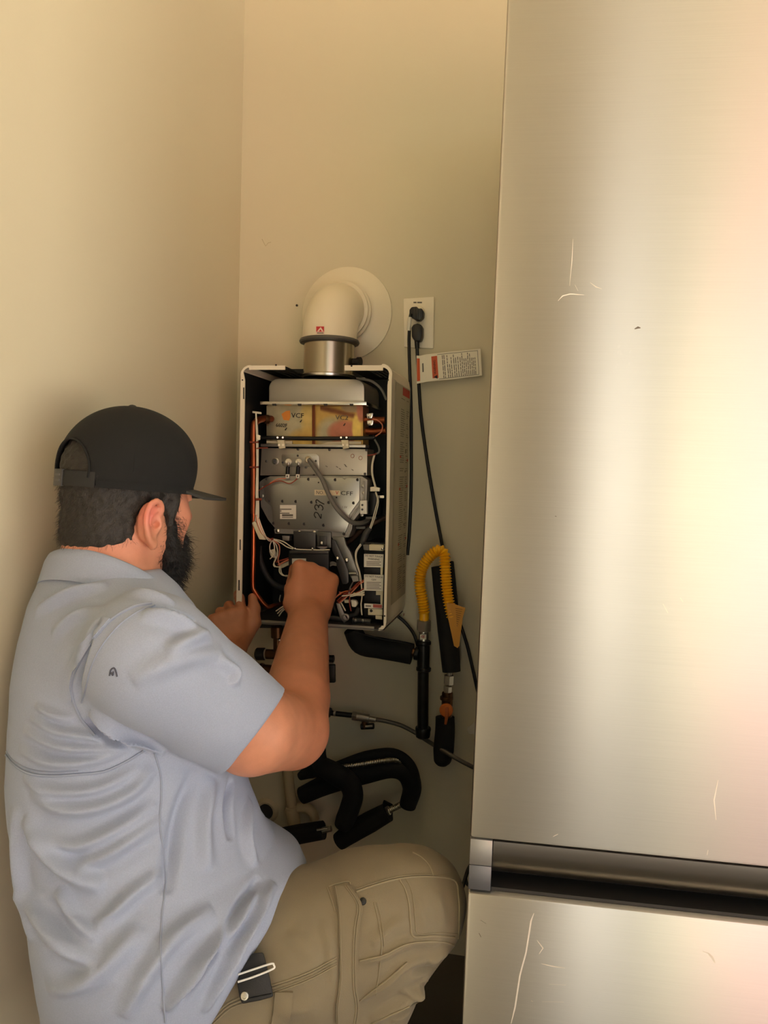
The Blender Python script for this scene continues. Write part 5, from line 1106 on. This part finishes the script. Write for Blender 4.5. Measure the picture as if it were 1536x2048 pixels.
folds(pants, tree, [([fpx(900, 650), fpx(1030, 610), fpx(1160, 545), fpx(1330, 540)], .010, .006), ([fpx(900, 850), fpx(1040, 750), fpx(1150, 655), fpx(1300, 620)], .011, .009), ([fpx(960, 960), fpx(1150, 830), fpx(1280, 720), fpx(1400, 590)], .014, .012),
    ([fpx(1060, 960), fpx(1230, 850), fpx(1340, 740)], .010, .008), ([fpx(1110, 800), fpx(1230, 790), fpx(1350, 745)], .008, .007), ([fpx(1250, 640), fpx(1330, 600), fpx(1415, 600)], .010, .009), ([fpx(1180, 700), fpx(1280, 690), fpx(1360, 700)], .008, -.008), ([fpx(1210, 770), fpx(1300, 735), fpx(1350, 720)], .006, -.007),
    ([fpx(700, 420), fpx(740, 560), fpx(760, 760)], .012, .004), ([fpx(960, 560), fpx(1060, 470), fpx(1150, 420)], .014, .005), ([fpx(1200, 300), fpx(1230, 400), fpx(1260, 480)], .012, .003), ([fpx(1310, 270), fpx(1330, 380), fpx(1350, 470)], .012, .003),
    ([fpx(520, 480), fpx(600, 560), fpx(690, 640)], .02, .004), ([fpx(460, 880), fpx(560, 900), fpx(680, 880)], .018, .004)], 1.15)
tree = bvh(pants)
def seam(pts, r=.0012, m=None, par=None, off=.0006, name='seam', n=5):
    p = onsurf(tree, pts, n, off)
    if len(p) > 2: return tube(name, p, r, m or M_seam, par or pants, n=1, seg=6)
def strip(name, pa, pb, th, m, par, n=6, nc=5):
    """a flat piece of cloth lying on the surface between two edges given in the photograph"""
    A_ = spline([Vector((a, b, 0)) for a, b in pa], n) if len(pa) > 2 else [Vector((*pa[0], 0)).lerp(Vector((*pa[1], 0)), i/6) for i in range(7)]
    B_ = spline([Vector((a, b, 0)) for a, b in pb], n) if len(pb) > 2 else [Vector((*pb[0], 0)).lerp(Vector((*pb[1], 0)), i/6) for i in range(7)]
    rows = []
    for a, b in zip(A_, B_):
        row = []
        for i in range(nc):
            p = a.lerp(b, i/(nc-1)); l, nn = hit(tree, p.x, p.y)
            if l is None: row = None; break
            row.append((l, nn))
        if row: rows.append(row)
    if len(rows) < 2: return None
    bm = bmesh.new(); T_ = [[bm.verts.new(l+nn*th) for l, nn in r] for r in rows]; U_ = [[bm.verts.new(l-nn*.002) for l, nn in r] for r in rows]; R_ = len(rows)
    for i in range(R_-1):
        for j in range(nc-1): bm.faces.new((T_[i][j], T_[i+1][j], T_[i+1][j+1], T_[i][j+1])); bm.faces.new((U_[i][j], U_[i][j+1], U_[i+1][j+1], U_[i+1][j]))
        bm.faces.new((T_[i][0], U_[i][0], U_[i+1][0], T_[i+1][0])); bm.faces.new((T_[i][-1], T_[i+1][-1], U_[i+1][-1], U_[i][-1]))
    for j in range(nc-1): bm.faces.new((T_[0][j], T_[0][j+1], U_[0][j+1], U_[0][j])); bm.faces.new((T_[-1][j], U_[-1][j], U_[-1][j+1], T_[-1][j+1]))
    return bmo(name, bm, m, par, autos=50)
E_L = [fpx(765, 255), fpx(780, 330), fpx(790, 450), fpx(788, 600), fpx(785, 760), fpx(770, 870), fpx(770, 960)]
E_R = [fpx(850, 250), fpx(912, 350), fpx(898, 460), fpx(888, 600), fpx(886, 760), fpx(897, 870), fpx(890, 960)]
ts = strip('hammer_strap', E_L, E_R, .0045, M_pants, pants)
if ts:
    for d in (8, -14, -26): seam([(x+d/2.648, y) for x, y in (E_L if d > 0 else E_R)], .0008, M_seam, ts, .0052)
seam([fpx(728, 250), fpx(745, 300), fpx(770, 380)], .0012); seam([fpx(735, 248), fpx(780, 232), fpx(840, 220), fpx(850, 240)], .0012)
lathe('snap_rivet', [(.0055, 0), (.005, .002), (.002, .003)], hit(tree, *fpx(915, 325))[0], hit(tree, *fpx(915, 325))[1], M_black, pants, seg=14)
# patch pocket at the knee and long seams
PKo = [fpx(1110, 210), fpx(1140, 260), fpx(1160, 340), fpx(1168, 440), fpx(1185, 512), fpx(1290, 508), fpx(1400, 514)]
seam(PKo, .0016); seam([(x+9, y-6) for x, y in PKo], .0007); seam([fpx(880, 275), fpx(980, 240), fpx(1110, 206), fpx(1250, 195), fpx(1395, 212), fpx(1420, 300), fpx(1424, 400), fpx(1420, 520)], .0015); seam([fpx(880, 262), fpx(980, 228), fpx(1110, 194), fpx(1250, 184), fpx(1390, 198)], .0008)
seam([fpx(1180, 66), fpx(1230, 95), fpx(1270, 140), fpx(1290, 190)], .0013)
seam([fpx(900, 640), fpx(1030, 610), fpx(1160, 550), fpx(1330, 540), fpx(1410, 560)], .0016); seam([fpx(975, 330), fpx(1000, 440), fpx(1015, 560), fpx(1000, 700), fpx(985, 820)], .0009); seam([fpx(990, 330), fpx(1016, 440), fpx(1028, 560)], .0007)
for d in (0, 14, 32, 46): seam([fpx(430, 770+d), fpx(540, 735+d*.9), fpx(650, 690+d*.9), fpx(775, 622+d*.9)], .0012 if d in (0, 46) else .0008)
for d in (0, 14, 30): seam([fpx(90+d, 975), fpx(180+d, 880+d*.5), fpx(270+d, 830+d)], .0012)
seam([fpx(900, 850), fpx(1040, 745), fpx(1150, 650)], .0013); seam([fpx(960, 975), fpx(1200, 860), fpx(1350, 745)], .0014)
for d in (0, 22, 44, 66): seam([fpx(462+d, 830), fpx(450+d, 900), fpx(430+d, 970)], .0009)
strip('belt_loop', [fpx(455, 800), fpx(442, 900), fpx(428, 972)], [fpx(545, 800), fpx(536, 900), fpx(522, 972)], .004, M_pants, pants)

# --- boots
M_boot = mat('boot_leather', (.30, .21, .14), .6, nscale=30, namt=.2); M_sole = mat('boot_sole', (.07, .065, .06), .7)
def boot(ankle, d, floor_z=0.0, flat=True):
    d = Vector(d).normalized(); s_ = d.cross(Vector((0, 0, 1))); base = Vector((ankle.x, ankle.y, floor_z))
    b = Vol(tuple(base-Vector((.30, .30, .0))), tuple(base+Vector((.30, .30, .26))), .0045)
    b.cap(base+d*-.045+Vector((0, 0, .055)), base+d*.15+Vector((0, 0, .045)), .042, .040, .02); b.cap(base-d*.02+Vector((0, 0, .05)), ankle+Vector((0, 0, .04)), .046, .05, .03); b.plane(base+Vector((0, 0, .022)), (0, 0, -1))
    o = b.mesh('boot', M_boot, person, 2)
    bm = bmesh.new(); pr = [(-.088, .030), (-.06, .042), (.02, .040), (.10, .046), (.16, .040), (.19, .02), (.19, -.02), (.16, -.040), (.10, -.046), (.02, -.040), (-.06, -.042), (-.088, -.030)]
    a_prism(bm, [base+d*x+s_*y+Vector((0, 0, .024)) for x, y in pr], [base+d*x+s_*y+Vector((0, 0, .0005)) for x, y in pr]); bmo('sole', bm, M_sole, o); return o
boot(AN, (tf.x, tf.y, 0)); boot(Vector((ALf.x, ALf.y, .10)), (KL.x-ALf.x, KL.y-ALf.y, 0))

# --- shirt
M_shirt = mat('shirt_grey_blue', (.605, .642, .725), .72, nscale=500, namt=.05, bump=.22, bscale=1000, sheen=.08)
ST = Vol((-.802, -1.32, .38), (-.18, -.50, 1.16), .0036)
ST.stack(TROWS, tf, off=.002)
ST.cap(NB+Vector((0, 0, -.090)), SR+Vector((-.02, .01, -.004)), .080, .080, .05); ST.cap(NB+Vector((0, 0, -.085)), SL+Vector((.01, -.0, -.005)), .072, .058, .03)
ST.chain([SL, SL.lerp(ELl, .75)], [.072, .066], .03)
ax_ = (CUF-SR).normalized()
# the cuff is a clean cut; the sleeve is hollow round the arm
c1_, c2_ = P(562, 1392, 1.11), P(441, 1549, 1.05); pl_n = (c2_-c1_).cross(ray(503, 1470)).normalized(); pl_n = pl_n if pl_n.dot(ax_) > 0 else -pl_n; pl_n = (pl_n*.92+ax_*.08).normalized()
# apply the cut only round the arm: cut a thick disc volume
def cutarm(vol, p, n, reach, rad):
    p, n = NV(p), NV(n); n /= np.linalg.norm(n); c = p+n*reach*.5; R = rad+reach; sl, x, y, z = vol.win(c-R, c+R); X, Y, Z = x-p[0], y-p[1], z-p[2]
    t = X*n[0]+Y*n[1]+Z*n[2]; q = np.sqrt(np.maximum((X-t*n[0])**2+(Y-t*n[1])**2+(Z-t*n[2])**2, 0)); vol.put(np.maximum(np.maximum(-t, t-reach), q-rad), sl, .003, 'sub')
SV = Vol((-.802, -1.32, .38), (-.18, -.50, 1.16), .0036)
SV.chain([SR, SR.lerp(CUF, .55), CUF+(CUF-SR)*.3+Vector((0, 0, .002))], [.090, .083, .074], .014)
cutarm(SV, c1_.lerp(c2_, .5), pl_n, .20, .155)
SV.chain([CUF.lerp(SR, .35), CUF+(CUF-SR)*.4], [.062, .070], .003, 'sub')
h_ = np.clip(.5+.5*(ST.A-SV.A)/.014, 0, 1); ST.A = ST.A+(SV.A-ST.A)*h_-.014*h_*(1-h_)
# hem: open edge running from the lap to below the hip
h1, h2 = P(608, 1738, 1.16), P(424, 2052, .90)
hn = (h2-h1).cross(ray(515, 1890)).normalized(); hn = hn if hn.dot(CR) > 0 else -hn; hn = (hn+Vector((0, 0, -.02))).normalized()
lo_, hi_ = h1, h2
sl, x, y, z = ST.win(V(-.8, -1.32, .38), V(-.1, -.4, float(P(560, 1700, 1.0).z)))
ST.put((x-h1.x)*hn.x+(y-h1.y)*hn.y+(z-h1.z)*hn.z, sl, .005, 'int')
shirt = ST.mesh('shirt', M_shirt, person, 3)
co = getco(shirt); no = getno(shirt); setco(shirt, co+no*(.0025*smoothnoise(co, 26, 21)+.0009*smoothnoise(co, 75, 22))[:, None])
tree = bvh(shirt)
def spx(u, v): return (u/2.116, 1080+v/2.116)
def sp(*q): return [spx(*a) for a in q]
folds(shirt, tree, [
    (sp((130, 750), (250, 810), (400, 830), (560, 850)), .011, .005), (sp((100, 800), (250, 870), (420, 880), (540, 860)), .010, .0055), (sp((80, 880), (220, 940), (400, 930), (560, 870)), .011, .005), (sp((150, 700), (230, 740), (320, 760)), .009, .004),
    (sp((130, 1060), (250, 1130), (400, 1130), (560, 1060), (650, 960)), .015, .006), (sp((100, 1000), (220, 1060), (420, 1050), (600, 960)), .012, .005), (sp((100, 1180), (220, 1330), (330, 1420), (440, 1470)), .017, .009), (sp((100, 1480), (200, 1640), (300, 1730), (420, 1790)), .017, .008),
    (sp((330, 1380), (450, 1330), (560, 1260), (680, 1180)), .016, .007), (sp((400, 1640), (480, 1580), (560, 1500), (690, 1400)), .015, .006), (sp((150, 1240), (330, 1290), (520, 1210), (660, 1110)), .015, .006), (sp((200, 1900), (330, 1880), (450, 1800), (600, 1640)), .018, .006),
    (sp((520, 2020), (620, 1840), (740, 1680), (900, 1560)), .017, .006), (sp((700, 1990), (800, 1840), (960, 1660), (1080, 1480)), .013, .010), (sp((760, 1950), (900, 1760), (1010, 1560), (1100, 1430)), .010, -.008), (sp((860, 2000), (960, 1800), (1080, 1600), (1160, 1450)), .012, .008),
    (sp((830, 970), (760, 1150), (720, 1350), (700, 1500)), .018, -.006), (sp((900, 1000), (860, 1200), (880, 1400)), .018, .006), (sp((980, 1010), (960, 1130), (975, 1270)), .010, -.006), (sp((1060, 1100), (1040, 1250), (1080, 1380)), .014, .005),
    (sp((380, 730), (470, 770), (560, 840), (700, 900)), .011, .008), (sp((360, 760), (450, 830), (560, 870)), .008, -.006), (sp((600, 310), (720, 330), (860, 390)), .014, .005), (sp((700, 470), (800, 420), (890, 400)), .013, .006), (sp((560, 600), (760, 500), (950, 480)), .02, .004), (sp((640, 280), (760, 320), (830, 350)), .007, -.006),
    (sp((920, 500), (990, 560), (985, 620)), .012, .005), (sp((150, 300), (300, 230), (460, 190)), .014, .005), (sp((220, 400), (330, 320), (430, 300)), .014, .004), (sp((420, 330), (380, 420), (340, 560), (330, 690)), .010, -.006), (sp((540, 220), (640, 240), (740, 270)), .010, .004),
    (sp((60, 1130), (90, 1400), (130, 1700)), .018, .005), (sp((240, 1480), (330, 1620), (420, 1700)), .013, .005)])
tree = bvh(shirt)
M_shirts = mat('shirt_seam', (.565, .60, .675), .75)
def sseam(pts, r=.0011, par=None, off=.0005, m=None): 
    p = onsurf(tree, pts, 5, off)
    if len(p) > 2: return tube('seam', p, r, m or M_shirts, par or shirt, n=1, seg=6)
sseam(sp((640, 268), (560, 285), (470, 340), (390, 430), (330, 530), (304, 610), (310, 680), (345, 760), (400, 830)), .0022); sseam(sp((655, 275), (580, 305), (500, 365), (430, 450), (385, 540), (360, 640), (345, 690)), .0013)
sseam(sp((20, 900), (60, 950), (130, 990), (230, 998), (330, 992), (440, 980), (540, 935), (610, 890)), .0020); sseam(sp((20, 885), (60, 935), (130, 972), (230, 982), (330, 975)), .0010)
sseam(sp((655, 900), (680, 1000), (682, 1100), (676, 1200), (695, 1350), (702, 1450), (685, 1600), (680, 1750), (690, 1900), (700, 2040)), .0014)
if 0: sseam(sp((1160, 640), (1188, 720), (1150, 810), (1080, 900), (1000, 960)), .0008, off=.0004)

# raised armhole strip where the cape stands off, ink stain on the sleeve
st_ = strip('yoke_edge', sp((470, 338), (390, 430), (330, 530), (304, 610), (310, 680)), sp((440, 330), (360, 425), (300, 525), (276, 610), (284, 690)), .0038, M_shirt, shirt)
for q_ in (((464, 574), (470, 550), (484, 542), (492, 560), (496, 578)), ((470, 560), (478, 572), (480, 556))): sseam(sp(*q_), .0010, m=mat('ink_stain', (.30, .31, .36), .8))
# collar: a folded band round the neck
cl_a, cl_b = P(95, 1104, 1.075), P(352, 1190, 1.115); cc = cl_a.lerp(cl_b, .5); e1 = (cl_b-cl_a)*.5; e2 = (CAMP-cc).normalized()*.100+Vector((0, 0, .036)); cc = cc+Vector((0, 0, -.013))
bm = bmesh.new(); rg = []; n = 48
for i in range(n):
    t = 2*pi*i/n; rad = e1*cos(t)+e2*sin(t); out = Vector((rad.x, rad.y, 0)).normalized(); front = max(0, cos(t)); c = cc+rad
    hgt = .044; prof_ = [(-.010, -.004), (-.004, .0015), (.0005, .0), (.006, -.010), (.016+.004*front, -hgt), (.0125, -hgt-.001), (.003, -.012), (-.004, -.014)]
    rg.append([bm.verts.new(c+out*a+Vector((0, 0, b))) for a, b in prof_])
for i in range(n):
    for k in range(8): bm.faces.new((rg[i][k], rg[i][(k+1) % 8], rg[(i+1) % n][(k+1) % 8], rg[(i+1) % n][k]))
bmo('collar', bm, M_shirt, shirt, autos=60)

# --- clip pouch at the hip
tree = bvh(pants)
po = thing('clip_pouch', P(512, 1955, .93), 'small black pouch with a pale wire clip and a rivet, worn at the trouser hip', 'pouch')
pc, pn = hit(tree, *fpx(340, 720)); pn = (pn+(CAMP-pc).normalized()*.5).normalized()
ctr = pc+pn*.012
def onp(u, v, off=.0):                           # place on the pouch plane
    d = ray(*fpx(u, v)); t = (ctr+pn*off-CAMP).dot(pn)/d.dot(pn); return CAMP+d*t
bm = bmesh.new(); ol = [(262, 700), (330, 600), (388, 595), (405, 660), (425, 740), (442, 830), (370, 850), (275, 868), (262, 830), (250, 760)]
a_prism(bm, [onp(*q_, .006) for q_ in ol], [onp(*q_, -.014) for q_ in ol]); bmo('pouch', bm, mat('pouch_black', (.11, .108, .105), .6, bump=.2, bscale=400), po, bevel=.0025, autos=35)
tube('wire_clip', [onp(*q_, .0095) for q_ in ((256, 712), (340, 684), (430, 655), (444, 664), (440, 682), (350, 720), (254, 752))], .0014, mat('clip_wire', (.92, .91, .88), .3), po, n=5, seg=8)
lathe('rivet', [(.0058, 0), (.0052, .0015), (.0034, .0018), (.003, .0008), (.001, .001)], onp(290, 826, .0062), pn, M_nut, po, seg=18)
tube('pouch_seam', [onp(270, 850, .0068), onp(350, 832, .0068), onp(432, 815, .0068)], .0007, M_cord, po)
